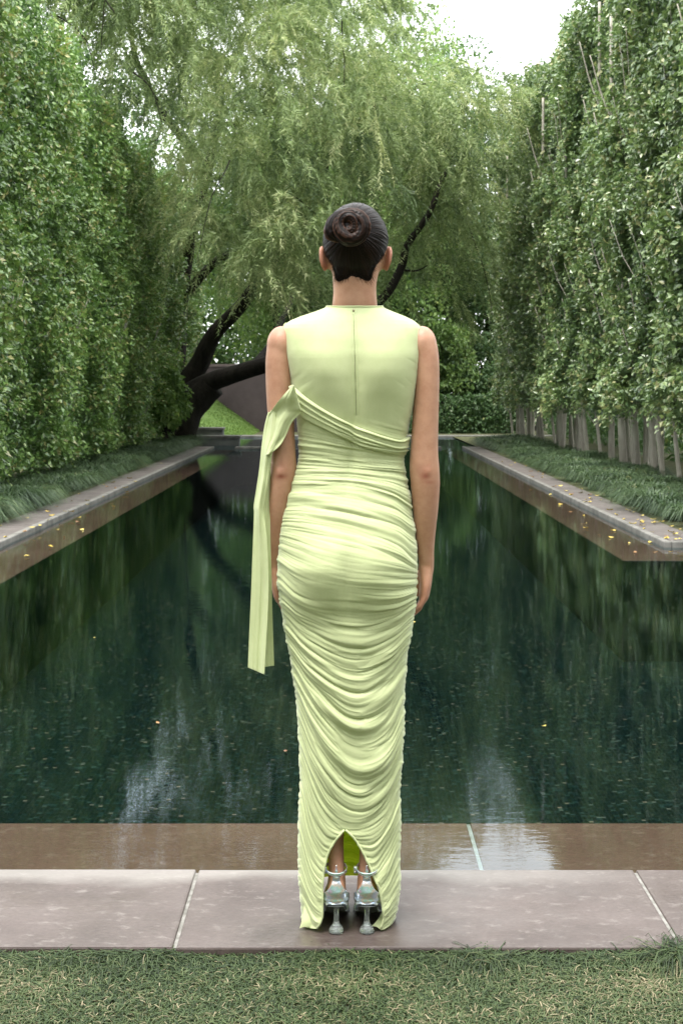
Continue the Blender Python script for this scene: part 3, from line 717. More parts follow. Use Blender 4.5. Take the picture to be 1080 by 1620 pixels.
for k, (x, y, z) in enumerate(spots):
    o = protos[k] if k < 3 else protos[k % 3].copy()
    if k >= 3: COL.objects.link(o)
    o.location = (x, y, z); o.rotation_euler = (r.normal() * 0.1, r.normal() * 0.1, r.uniform(0, 6.28)); s_ = r.uniform(0.55, 1.15) if k < len(spots) - 5 else .34; o.scale = (s_,) * 3
    on = 'the right-hand path' if k < 60 else 'the left-hand path' if k < 86 else 'the pool water'
    tag(o, f'small fallen yellowish leaf on {on}', 'leaf', f'fallen leaves on {on}')
# ------------------------------------------------------------------ the woman
DP = 3.70; PS = DP / F                     # body axis distance, metres per photo pixel there
def Q(px, py, dy=0.0):                     # dy: metres towards the pool (+) or the camera (-) from the body axis
    return np.array([(px - VX) * PS, DP + dy, CAMH - (py - HZ) * PS])
# skin
m, nt, bs = new_mat('skin')
f = noise_n(nt, 22, 7, 0.72); r0 = ramp(nt, [(0.25, (0.33, 0.165, 0.10)), (0.5, (0.41, 0.222, 0.142)), (0.75, (0.475, 0.275, 0.18))], f)
at = N(nt, 'ShaderNodeAttribute', attribute_name='blush')
c = mixc(nt, r0.outputs[0], (0.30, 0.105, 0.07), at.outputs['Fac'])
nt.links.new(c, bs.inputs['Base Color']); bs.inputs['Roughness'].default_value = 0.48; bs.inputs['Specular IOR Level'].default_value = 0.4
bs.inputs['Subsurface Weight'].default_value = 0.18; bs.inputs['Subsurface Radius'].default_value = (0.012, 0.005, 0.003); bs.inputs['Subsurface Scale'].default_value = 1.0
bump(nt, bs, noise_n(nt, 260, 4, 0.7), 0.28, 0.0012)
M_skin = m

person = empty('person', (float(Q(552, 0)[0]), DP, 0))
tag(person, 'woman seen from behind in a long ruched lime dress, dark hair in a bun', 'person')
po = -np.array(person.location)

# torso/dress outline in photo pixels: y, left x, right x, back depth, front depth (m), exponent
PROF = np.array([
 [482, 525, 597, .055, .055, 2.0], [487, 517, 606, .062, .062, 2.1], [493, 498, 622, .070, .068, 2.1], [500, 476, 640, .079, .075, 2.15],
 [507, 457, 655, .086, .082, 2.2], [513, 447, 664, .091, .086, 2.25], [530, 448, 665, .104, .094, 2.45], [560, 452, 664, .116, .102, 2.7], [590, 458, 661, .119, .112, 2.7],
 [620, 463, 657, .115, .125, 2.6], [650, 468, 651, .106, .128, 2.5], [680, 471, 645, .094, .120, 2.4], [705, 473, 641, .084, .105, 2.35],
 [725, 473, 638, .079, .095, 2.3], [738, 470, 639, .079, .093, 2.3], [755, 463, 642, .084, .094, 2.3], [780, 456, 647, .094, .096, 2.25], [810, 449, 651, .108, .098, 2.2],
 [840, 444, 655, .124, .098, 2.15], [870, 441, 658, .138, .097, 2.1], [900, 439, 659, .147, .095, 2.1], [930, 440, 658, .143, .094, 2.1],
 [960, 444, 656, .130, .095, 2.15], [990, 450, 651, .116, .097, 2.2], [1020, 456, 646, .110, .099, 2.2], [1060, 463, 641, .104, .100, 2.2],
 [1100, 468, 639, .100, .098, 2.25], [1150, 472, 638, .097, .095, 2.3], [1190, 474, 636, .094, .095, 2.3], [1230, 475, 633, .090, .100, 2.3],
 [1262, 474, 632, .088, .108, 2.3], [1300, 472, 634, .087, .118, 2.35], [1350, 472, 632, .087, .128, 2.4], [1400, 473, 633, .088, .135, 2.5], [1440, 477, 628, .088, .138, 2.5], [1464, 478, 620, .088, .140, 2.5]])
def prof(py, k):
    # smooth interpolation
    x = PROF[:, 0]; y = PROF[:, k]
    return (np.interp(py, x, y) + np.interp(py - 6, x, y) + np.interp(py + 6, x, y)) / 3
def back_depth(t, py):
    """distance of the cloth from the axis plane towards the camera, t in -1..1 across"""
    b = prof(py, 3); n = prof(py, 5)
    d = b * np.clip(1 - np.abs(t) ** n, 0, 1) ** (1 / n)
    g = lambda t0, y0, st, sy: np.exp(-((t - t0) / st) ** 2 - ((py - y0) / sy) ** 2)
    d = d + 0.010 * g(-0.46, 572, 0.28, 44) + 0.010 * g(0.46, 576, 0.28, 44)      # shoulder blades
    d = d - 0.010 * g(0.0, 600, 0.13, 75) - 0.010 * g(0, 720, 0.16, 60)           # spine
    d = d - 0.004 * g(-0.42, 655, 0.3, 34) - 0.004 * g(0.42, 655, 0.3, 34)
    d = d + 0.015 * g(-0.40, 905, 0.38, 50) + 0.013 * g(0.42, 902, 0.38, 50) - 0.010 * g(0.0, 925, 0.13, 50)
    d = d - 0.006 * g(-0.38, 985, 0.42, 26) - 0.004 * g(0.38, 985, 0.4, 26)
    d = d + 0.007 * g(-0.45, 1210, 0.3, 70) + 0.007 * g(0.35, 1200, 0.3, 70)
    return d

# --- body as one continuous surface
B = MB()
def loft(rows, segs=28, n=2.2):
    """rows: (px, py, dy, half width px, half depth m)"""
    rows = np.asarray(rows, float)
    k = max(24, len(rows) * 6)
    s = crom(rows, k)
    pts = np.array([Q(a, b, c) for a, b, c in s[:, :3]])
    # ring axes: side = X, other = roughly Y
    B.tube(pts, np.stack([s[:, 3] * PS, s[:, 4]], 1), segs, ref=(0, 1, 0), n=n)
# torso from the profile, slightly inside the dress
ys_ = np.array([514, 530, 560, 600, 650, 700, 730, 770, 820, 870, 920, 945])
rows = []
for y in ys_:
    l, r_ = prof(y, 1), prof(y, 2); bd, fd_ = prof(y, 3), prof(y, 4); k = 0.88
    if y < 520: bd, fd_, k = bd * 0.74, fd_ * 0.74, 0.78
    if y > 940: k = .74; bd *= .8
    rows.append(((l + r_) / 2, y, (fd_ - bd) / 2, (r_ - l) / 2 * k, (bd + fd_) / 2 * 0.86))
loft(rows, 40, 2.4)
# neck, skull, jaw
loft([(561, 512, .0, 42, .046), (561, 494, .0, 37, .050), (561, 480, .0, 35.5, .054), (561, 462, .002, 34, .056), (561, 444, .004, 35, .060), (562, 425, .008, 38, .062), (562, 405, .010, 40, .06)], 32)
HC = Q(562.5, 384, 0.012)
B.ball(HC, (48.5 * PS, .094, 60 * PS), 36)
B.ball(HC + [0, 0.008, -.045], (43.5 * PS, .080, .062), 28)
loft([(562.5, 430, .052, 30, .040), (562.5, 447, .070, 22, .032), (562.5, 462, .082, 12, .020)], 24)      # jaw and chin
B.ball(HC + [0, .082, -.012], (.050, .020, .052), 20)                       # face plane
for s in (-1, 1):
    B.tube([HC + [s * .018, .092, .014], HC + [s * .031, .0955, .0165], HC + [s * .044, .086, .012]], [.003, .0036, .003], 8)
    B.tube([HC + [s * .018, .091, .000], HC + [s * .031, .094, -.004], HC + [s * .043, .086, .000]], [.003, .0034, .003], 8)
    B.ball(HC + [s * .036, .078, -.022], (.020, .018, .016), 14)            # cheek
    B.ball(HC + [s * .032, .086, .022], (.026, .010, .009), 12)             # brow
    B.ball(HC + [s * .009, .108, -.028], (.008, .009, .007), 10)            # nostril
B.tube([HC + [0, .096, .012], HC + [0, .105, -.008], HC + [0, .116, -.026], HC + [0, .104, -.034]], [.008, .0085, .010, .006], 12)
B.tube([HC + [-.024, .094, -.054], HC + [-.010, .104, -.051], HC + [0, .105, -.052], HC + [.010, .104, -.051], HC + [.024, .094, -.054]], [.002, .0050, .0045, .0050, .002], 10)
B.tube([HC + [-.022, .093, -.057], HC + [0, .103, -.062], HC + [.022, .093, -.057]], [.002, .0060, .002], 10)
SK = (list(B.V), list(B.F4), list(B.F3))
bvh = BVHTree.FromPolygons([tuple(v) for v in np.concatenate(B.V)], [tuple(q) for q in np.concatenate(B.F4)] + [tuple(q) for q in np.concatenate(B.F3)])
# ears
for s, ex, ey in ((-1, 513.5, 409), (1, 611, 409)):
    c = Q(ex, ey, .012)
    # frame of the ear: plate tilted back-outward
    a = 0.50; ou = np.array([s * math.cos(a), -math.sin(a), 0]); fw = np.array([s * math.sin(a) * .9, math.cos(a), 0]); fw /= np.linalg.norm(fw); upv = np.array([-s * -.10, .10, 1.0])
    th = np.linspace(-1.9, 2.2, 26)
    rim = c + (-.0165 * np.cos(th))[:, None] * (-ou * -.0 + fw * -.0 + np.array([s * -.42, .9, 0]) * 1.0) * 1.0 + (.0285 * np.sin(th) + .002)[:, None] * upv + s * np.array([.004, 0, 0])
    B.tube(rim, .0042 * (1 + .12 * np.sin(th * 2)), 10, ref=(1, 0, 0))
    k_ = np.array([s * -.42, .9, 0])
    for q_ in np.linspace(-.85, .85, 9):
        hw = .0165 * math.sqrt(1 - q_ * q_) + .002
        cc_ = c + upv * (.0285 * q_ + .002) + s * np.array([.0015, 0, 0])
        B.tube([cc_ - k_ * hw, cc_ - k_ * hw * .3 - [s * .001, 0, 0], cc_ + k_ * (hw + .006) - [s * .002, 0, 0]], [.0038, .0040, .0055], 10, ref=(0, 0, 1))
    B.ball(c + [s * .0005, .001, -.024], (.0055, .009, .0095), 14)
# arms: px, py, dy, half width px, half depth m
def arm(rows, n=2.1):
    rows = np.asarray(rows, float); s = crom(rows, 70)
    pts = np.array([Q(a, b, c) for a, b, c in s[:, :3]])
    B.tube(pts, np.stack([s[:, 3] * PS, s[:, 4]], 1), 26, ref=(0, 1, 0), n=n)
B.ball(Q(445, 546, -.004), (.038, .048, .050), 24); B.ball(Q(667, 547, -.004), (.039, .048, .052), 24)
arm([(462, 530, 0, 14, .036), (447, 540, 0, 20.5, .046), (442.5, 565, -.002, 22.0, .049), (442.5, 600, -.004, 22.2, .049), (443.5, 640, -.008, 21.2, .045), (446, 680, -.012, 20.0, .041), (448.5, 715, -.014, 19.6, .038),
     (449, 740, -.014, 20.4, .037), (446, 765, -.010, 20.2, .037), (441.5, 800, -.002, 18.6, .035), (438, 840, .010, 16.2, .030), (436, 872, .018, 13.4, .024), (436, 893, .022, 12.4, .019), (437, 905, .025, 12.5, .019)])
arm([(652, 530, 0, 14, .036), (666, 540, 0, 21, .047), (671.5, 562, -.002, 22.0, .050), (673, 600, -.004, 21.6, .050), (673, 640, -.008, 20.6, .046), (671.5, 680, -.012, 21.0, .041), (670, 715, -.014, 22.2, .038),
     (670.5, 740, -.014, 23.6, .038), (672, 765, -.010, 23.2, .038), (672.5, 800, -.002, 20.8, .035), (672.5, 840, .010, 17.0, .030), (673.5, 872, .018, 13.8, .024), (675, 893, .022, 12.2, .019), (674, 905, .025, 12.5, .019)])
# elbows
B.ball(Q(446, 745, -.040), (.017, .014, .021), 14); B.ball(Q(673, 744, -.040), (.019, .014, .021), 14)
# hands: palm + five fingers, knuckles towards the camera's side
def hand(wx, wy, s, tip_in, fk):
    """s: +1 right hand (thumb side faces forward, away). fingers spread along +Y, hang down, curl inwards (-s)"""
    w0 = Q(wx, wy, .025)
    def W(out, fwd, down): return w0 + np.array([s * out, fwd, -down])
    pts = [W(0, 0, -.012), W(.001, .003, .015), W(.000, .006, .045), W(-.004, .008, .075), W(-.008, .009, .090)]
    B.tube(pts, [(.019, .020), (.018, .027), (.0155, .036), (.0135, .038), (.010, .034)], 22, ref=(0, 1, 0), n=2.4)
    fing = [(-.027, .058, .0075), (-.009, .070, .0083), (.011, .076, .0088), (.031, .068, .0085)]     # pinky nearest the camera
    for k, (fy, L, rr) in enumerate(fing):
        base = W(-.004, fy + .004, .078 + (.004 if k in (1, 2) else 0)); ang = 0.12
        P_ = [base + [s * .002, 0, .020], base]; p = base
        for j, (fr_, bend) in enumerate(((.45, fk[k][0]), (.32, fk[k][1]), (.23, fk[k][2]))):
            ang += bend
            for h_ in (0.5, 1):
                p = p + np.array([-s * math.sin(ang), (-.05 if k == 0 else .04) * 1.0, -math.cos(ang)]) * L * fr_ * .5
                P_.append(p)
        n_ = len(P_); rad = np.linspace(rr * 1.08, rr * .72, n_); rad[3] *= 1.07; rad[5] *= 1.06
        B.tube(P_, rad, 12, ref=(0, 1, 0))
        B.ball(P_[-1], (rr * .74,) * 3, 10)
    tb_ = [W(-.006, .026, .014), W(-.014, .042, .034), W(-.020, .048, .058), W(-.024, .046, .080)]
    B.tube(tb_, [.013, .0115, .0100, .0080], 12, ref=(1, 0, 0)); B.ball(tb_[-1], (.0082,) * 3, 10)
hand(674, 898, 1, 0, [(.42, .5, .3), (.35, .45, .3), (.3, .4, .25), (.22, .35, .2)])
hand(437, 898, -1, 0, [(.42, .5, .3), (.35, .45, .3), (.3, .4, .25), (.22, .35, .2)])
# legs down to the shoes
def leg(rows):
    s = crom(np.asarray(rows, float), 90); pts = np.array([Q(a, b, c) for a, b, c in s[:, :3]])
    B.tube(pts, np.stack([s[:, 3] * PS, s[:, 4]], 1), 26, ref=(0, 1, 0), n=2.05)
leg([(503, 930, -.0, 42, .070), (506, 1000, 0, 40, .066), (511, 1070, .01, 33, .062), (514, 1130, .015, 28, .055), (517, 1180, .0, 27, .054), (521, 1230, -.008, 26, .050), (526, 1280, -.016, 20, .038), (529, 1320, -.028, 15, .031), (531.5, 1350, -.040, 12.5, .026), (532.5, 1370, -.046, 13, .028), (532.5, 1388, -.044, 14.5, .032), (532.5, 1400, -.040, 14.5, .030)])
leg([(598, 930, -.0, 42, .070), (596, 1000, 0, 40, .066), (593, 1070, .01, 33, .062), (590, 1130, .015, 28, .055), (588, 1180, .0, 27, .054), (586, 1230, -.008, 26, .050), (584, 1280, -.016, 20, .038), (583, 1320, -.028, 15, .031), (580, 1350, -.040, 12.5, .026), (578.5, 1370, -.046, 13, .028), (578.5, 1388, -.044, 14.5, .032), (578.5, 1400, -.040, 14.5, .030)])
def foot(x, yaw):
    s = crom(np.array([[0, -.026, .106, .016, .018], [0, -.010, .102, .022, .024], [0, .01, .098, .024, .024], [0, .05, .085, .027, .026], [0, .10, .052, .033, .020], [0, .14, .032, .038, .015], [0, .18, .026, .036, .011], [0, .20, .025, .030, .009]], float), 30)
    X0 = Q(x, 0)[0]
    pts = np.stack([X0 + s[:, 0] + yaw * (s[:, 1] + .03), DP - .072 + s[:, 1], s[:, 2]], 1)
    B.tube(pts, s[:, 3:5], 20, ref=(0, 0, 1), n=2.3)
foot(533, -.04); foot(578, .05)
raw = B.build('body', None)
rm = raw.modifiers.new('r', 'REMESH'); rm.mode = 'VOXEL'; rm.voxel_size = 0.0030; rm.use_smooth_shade = True
dg = bpy.context.evaluated_depsgraph_get(); me = bpy.data.meshes.new_from_object(raw.evaluated_get(dg)); me.name = 'body'
bpy.data.objects.remove(raw)
nv = len(me.vertices); V = np.zeros(nv * 3, np.float32); me.vertices.foreach_get('co', V); V = V.reshape(-1, 3).astype(float)
ne = len(me.edges); E_ = np.zeros(ne * 2, np.int32); me.edges.foreach_get('vertices', E_); E_ = E_.reshape(-1, 2)
deg = np.bincount(E_.ravel(), minlength=nv)[:, None].astype(float)
wt = np.full((nv, 1), 0.5)
hz_ = (V[:, 2] < Q(0, 885)[2]) & (V[:, 2] > Q(0, 1000)[2]) & (np.abs(V[:, 0] - Q(555, 0)[0]) > .13)
for it in range(16):
    S = np.zeros((nv, 3))
    for a in range(3): S[:, a] = np.bincount(E_[:, 0], V[E_[:, 1], a], nv) + np.bincount(E_[:, 1], V[E_[:, 0], a], nv)
    w_ = wt.copy(); 
    earz = (np.abs(V[:, 2] - Q(0, 409)[2]) < .05) & (np.abs(V[:, 0] - HC[0]) > .071)
    if it > 3: w_[hz_ | earz] = 0.04
    V = V * (1 - w_) + S / deg * w_
blush = np.zeros(nv)
def gb(p, r_, a): return a * np.exp(-(((V - p) / r_) ** 2).sum(1))
blush += gb(Q(671, 752, -.05), [.012, .04, .008], .85) + gb(Q(677, 761, -.05), [.014, .03, .005], .65) + gb(Q(671, 742, -.05), [.022, .03, .020], .35)
blush += gb(Q(446, 752, -.05), [.013, .04, .006], .85) + gb(Q(446, 740, -.05), [.022, .03, .022], .3)
earm = sm(np.abs(V[:, 0] - HC[0]), .074, .084) * sm(-np.abs(V[:, 2] - Q(0, 409)[2]), -.045, -.035)
blush += 0.55 * earm
blush += 0.30 * sm(-V[:, 2], -Q(0, 890)[2], -Q(0, 960)[2]) * (V[:, 2] > 0.5)
blush += 0.25 * noise3(V[:, 0] * 30, V[:, 1] * 30, V[:, 2] * 30, 3) * .5
blush = np.clip(blush, 0, 1)
me.vertices.foreach_set('co', (V + po).astype(np.float32).ravel())
at_ = me.attributes.new('blush', 'FLOAT', 'POINT'); at_.data.foreach_set('value', blush.astype(np.float32))
me.polygons.foreach_set('use_smooth', np.ones(len(me.polygons), bool)); me.update(); me.materials.append(M_skin)
body = bpy.data.objects.new('body', me); COL.objects.link(body); body.parent = person
# eyes and mouth colour (face looks over the pool)
M_eye = rough_mat('eye_white', (.7, .68, .65), (.78, .76, .73), 4, .2, 0); M_iris = rough_mat('iris', (.03, .018, .01), (.05, .03, .015), 40, .2, 0)
M_lip = rough_mat('lips', (.42, .14, .12), (.48, .18, .15), 30, .4, .1, .001)
for s in (-1, 1):
    e = MB(); e.ball(HC + po + [s * .031, .0825, .006], (.0118,) * 3, 18); eo = e.build('eye', M_eye, person)
    e = MB(); e.ball(HC + po + [s * .031, .0912, .006], (.0056, .0040, .0056), 14); e.build('iris', M_iris, eo)
    e = MB(); e.tube([HC + po + [s * .016, .100, .021], HC + po + [s * .032, .101, .026], HC + po + [s * .046, .090, .022]], [.002, .003, .0015], 8); e.build('eyebrow', M_iris, person)

# --- hair
m, nt, bs = new_mat('dark_hair')
at = N(nt, 'ShaderNodeAttribute', attribute_name='tone')
r0 = ramp(nt, [(0.0, (0.003, 0.002, 0.0018)), (0.45, (0.008, 0.0045, 0.0035)), (0.8, (0.042, 0.019, 0.012)), (1, (0.12, 0.055, 0.032))], at.outputs['Fac'])
nt.links.new(r0.outputs[0], bs.inputs['Base Color']); bs.inputs['Roughness'].default_value = 0.40; bs.inputs['Specular IOR Level'].default_value = 0.13
bs.inputs['Anisotropic'].default_value = 0.4
M_hair = m
BC = Q(555, 372, -.082)                                      # bun anchor on the skull
ax = (BC - HC) / np.linalg.norm(BC - HC)                     # pole direction
e1 = np.cross([0, 0, 1], ax); e1 /= np.linalg.norm(e1); e2 = np.cross(ax, e1)   # e1 sideways, e2 up
nu, nvv = 720, 130
u = np.linspace(0, 2 * math.pi, nu, endpoint=False)          # 0 = +e1 side, pi/2 = up
# how far the hair reaches from the pole, by direction
def lim(u):
    down = np.cos(u + math.pi / 2) # 1 at u=-pi/2
    d = (u - (-math.pi / 2) + math.pi) % (2 * math.pi) - math.pi      # signed angle from straight down
    deg = np.abs(np.degrees(d))
    L = np.interp(deg, [0, 12, 22, 30, 42, 55, 70, 90, 120, 150, 180], [64, 68, 76, 75, 74, 78, 87, 99, 112, 117, 119])
    L = L + 3.0 * noise2(u * 14, 0.4, 5) * np.interp(deg, [0, 60, 90], [1, .7, .2]) + 2.0 * noise2(u * 60, 3.4, 6)
    return np.radians(L)
LM = lim(u)
vv = np.linspace(0.0, 1, nvv) ** 0.95
HV = np.zeros((nvv, nu, 3)); HT = np.zeros((nvv, nu))
uu = u[None] + 0 * vv[:, None]; ang = LM[None] * vv[:, None] + 0.02
dirs = np.cos(ang)[..., None] * ax + (np.sin(ang) * np.cos(uu))[..., None] * e1 + (np.sin(ang) * np.sin(uu))[..., None] * e2
for i in range(nvv):
    for j in range(0, nu):
        d = dirs[i, j]; hit = bvh.ray_cast(Vector(HC + d * 0.4), Vector(-d))[0]
        HV[i, j] = hit if hit is not None else HC + d * 0.1
for _ in range(26):
    HV = (HV + np.roll(HV, 1, 1) + np.roll(HV, -1, 1)) / 3
    HV[1:-1] = (HV[1:-1] + HV[:-2] + HV[2:]) / 3
strand = noise2(uu * 55, ang * 2.0 + 3, 31) * 0.5 + noise2(uu * 120, ang * 3.2, 32) * 0.5
wave = noise2(uu * 16 + 2.2 * ang, ang * 1.5, 33)
thick = 0.0065 * sm(1 - vv, 0.0, 0.16)[:, None] + 0.0003
HV = HV + dirs * (thick * (1 + 0.16 * strand + 0.16 * wave))[..., None]
HT = np.clip(0.34 + 0.30 * strand + 0.22 * wave, 0, 1)
g = MB(); g.grid(HV + po, closed=True); g.V.append((HV[0].mean(0) + po)[None]); g.n += 1
hair = g.build('hair', M_hair, person, attr={'tone': np.append(HT.ravel(), .3)})
# fine short hairs at the nape and a few loose strands
hb = MB(); r = np.random.default_rng(9); tones = []
for k in range(2600):
    j = r.integers(nu); d = abs((u[j] + math.pi / 2 + math.pi) % (2 * math.pi) - math.pi)
    if d > 1.15: continue
    i0 = nvv - 2 - r.integers(14); L = r.uniform(.006, .022)
    p = HV[i0, j]; tdir = HV[min(i0 + 1, nvv - 1), j] - HV[i0 - 6, j]; tdir /= np.linalg.norm(tdir) + 1e-9
    tdir = tdir + r.normal(size=3) * [.22, .03, .1]; nrm = dirs[i0, j]
    pts = [p + po + nrm * .0004, p + po + tdir * L * .5 + nrm * .0006, p + po + tdir * L + nrm * (.0002)]
    hb.tube(pts, [.00026, .00022, .00008], 4, cap=False); tones += [.3] * 12
for k in range(60):
    j = r.integers(nu); pts = [HV[i_, (j + int(6 * math.sin(i_ * .05 + k))) % nu] + dirs[i_, j] * (.0012 + .001 * r.uniform()) + po for i_ in range(20, nvv - 8, 8)]
    hb.tube(pts, [.0002] * len(pts), 4, cap=False); tones += [.7] * (4 * len(pts))
hb.build('short_hairs', M_hair, hair, attr={'tone': np.array(tones)})
# bun: a coiled, twisted rope of hair
nb_, ns = 520, 48
a = np.linspace(0, 2 * math.pi * 1.95, nb_); tt = a / a[-1]
Rb = .0360 * (1 - tt) ** 0.62 + .004 + .0025 * np.sin(a * 1.7); tr = .0225 * (1 - .36 * tt) * (1 + .08 * np.sin(a * 2.3))
cb = BC + ax * .012
ctr = cb + Rb[:, None] * (np.cos(a + 2.3)[:, None] * e1 * 1.0 - np.sin(a + 2.3)[:, None] * e2 * 1.06) + ax * (.006 + .022 * np.sin(tt * 2.2))[:, None]
T_ = np.gradient(ctr, axis=0); T_ /= np.linalg.norm(T_, axis=1)[:, None]
A_ = np.cross(ax, T_); A_ /= np.linalg.norm(A_, axis=1)[:, None]; B_ = np.cross(T_, A_)
ph = np.linspace(0, 2 * math.pi, ns, endpoint=False)
tw = ph[None] + a[:, None] * 0.32 + .25 * noise2(a[:, None] * 1.1, ph[None] * .5, 44)
st = noise3(np.cos(tw) * 4.2, np.sin(tw) * 4.2, a[:, None] * .30, 41) * .6 + noise3(np.cos(tw) * 11, np.sin(tw) * 11, a[:, None] * .38, 42) * .4
rr = tr[:, None] * (1 + .20 * st) * sm(tt, -0.02, .05)[:, None]
BV = ctr[:, None] + rr[..., None] * (np.cos(ph)[None, :, None] * A_[:, None] + np.sin(ph)[None, :, None] * B_[:, None])
g = MB(); g.grid(BV + po, closed=True)
# closed end caps
tone = list(np.clip(.5 + .9 * st, 0, 1).ravel())
g.ball(cb + po + ax * .006, (.036, .030, .036), 24); tone += [.2] * (len(g.V[-1]))
g.ball(ctr[-1] + po, (tr[-1] * 0.97,) * 3, 16); tone += [.3] * len(g.V[-1])
bun = g.build('hair_bun', M_hair, hair, attr={'tone': np.array(tone)})

# --- dress
m, nt, bs = new_mat('lime_jersey')
geo = nt.nodes.new('ShaderNodeNewGeometry')
f = noise_n(nt, 30, 4, 0.6); r0 = ramp(nt, [(0.3, (0.500, 0.553, 0.296)), (0.7, (0.545, 0.593, 0.330))], f)
nt.links.new(r0.outputs[0], bs.inputs['Base Color'])
bs.inputs['Roughness'].default_value = 0.62; bs.inputs['Specular IOR Level'].default_value = 0.2
bs.inputs['Sheen Weight'].default_value = 0.5; bs.inputs['Sheen Roughness'].default_value = 0.4; bs.inputs['Sheen Tint'].default_value = (.95, 1, .85, 1)
n1 = noise_n(nt, 900, 2, .5, stretch=(1, 1, .35)); n2 = noise_n(nt, 160, 3, .6)
b_ = bump(nt, None, n1, .18, .0008); bump(nt, bs, n2, .10, .0012, b_)
tl = nt.nodes.new('ShaderNodeBsdfTranslucent'); tl.inputs['Color'].default_value = (0.55, 0.70, 0.13, 1)
ms = nt.nodes.new('ShaderNodeMixShader'); ms.inputs[0].default_value = .13
nt.links.new(bs.outputs[0], ms.inputs[1]); nt.links.new(tl.outputs[0], ms.inputs[2]); nt.links.new(ms.outputs[0], nt.nodes['Material Output'].inputs[0])
M_dress = m
M_in, nt, bs = new_mat('lime_lining')
bs.inputs['Base Color'].default_value = (0.90, 0.95, 0.13, 1); bs.inputs['Roughness'].default_value = .6
tl = nt.nodes.new('ShaderNodeBsdfTranslucent'); tl.inputs['Color'].default_value = (0.85, 0.95, 0.14, 1)
ms = nt.nodes.new('ShaderNodeMixShader'); ms.inputs[0].default_value = .65
nt.links.new(bs.outputs[0], ms.inputs[1]); nt.links.new(tl.outputs[0], ms.inputs[2]); nt.links.new(ms.outputs[0], nt.nodes['Material Output'].inputs[0])

# fold families: each row gives the photo height of one fold at t = -1,-.5,0,.5,1
KT = np.array([-1, -.75, -.5, -.25, 0, .25, .5, .75, 1.0])
FAM = np.array([
 [470, 470, 470, 470, 470, 470, 470, 470, 470], [640, 642, 646, 650, 655, 662, 668, 674, 678],
 [676, 680, 686, 692, 697, 702, 706, 709, 710], [697, 700, 703, 707, 710, 713, 716, 718, 719], [737, 738, 740, 742, 743, 745, 747, 749, 752],
 [769, 768, 768, 769, 771, 774, 780, 790, 808], [822, 822, 825, 829, 835, 843, 853, 868, 892], [862, 872, 882, 890, 897, 901, 904, 906, 908],
 [905, 930, 943, 948, 950, 952, 953, 950, 940], [948, 972, 985, 994, 999, 1000, 995, 984, 962], [985, 1016, 1034, 1047, 1055, 1056, 1048, 1033, 1005],
 [1015, 1052, 1076, 1094, 1105, 1106, 1097, 1080, 1050], [1055, 1098, 1130, 1154, 1168, 1172, 1166, 1146, 1105], [1100, 1150, 1188, 1214, 1230, 1234, 1226, 1206, 1162],
 [1145, 1200, 1240, 1266, 1280, 1282, 1270, 1246, 1202], [1185, 1246, 1286, 1306, 1312, 1310, 1300, 1278, 1235], [1225, 1296, 1332, 1338, 1330, 1340, 1340, 1312, 1268],
 [1272, 1345, 1375, 1368, 1352, 1372, 1380, 1352, 1308], [1322, 1388, 1410, 1402, 1388, 1408, 1415, 1392, 1352], [1380, 1428, 1440, 1432, 1420, 1436, 1446, 1430, 1400],
 [1440, 1462, 1468, 1462, 1455, 1462, 1470, 1462, 1446], [1480, 1496, 1500, 1496, 1490, 1496, 1500, 1496, 1490]], float)
FAM = crom(FAM.T, 129).T
def phase(t, py):
    """fold coordinate: how many fold families lie above the point"""
    out = np.zeros_like(py, float)
    # interpolate the family rows at every t, then count through them
    tf = (np.clip(t, -1, 1) + 1) * 64; i = np.clip(np.floor(tf).astype(int), 0, 127); f = tf - i
    prev = FAM[0][i] * (1 - f) + FAM[0][i + 1] * f
    for k in range(1, len(FAM)):
        cur = FAM[k][i] * (1 - f) + FAM[k][i + 1] * f
        out += np.clip((py - prev) / (cur - prev), 0, 1); prev = cur
    return out
def gauss(x, s): return np.exp(-(x / s) ** 2)
def ridged(ph, s, fr, seed, sharp=1.6):
    n_ = noise2(s, ph * fr, seed)
    return (1 - np.abs(n_) * 1.9).clip(0, 1) ** sharp
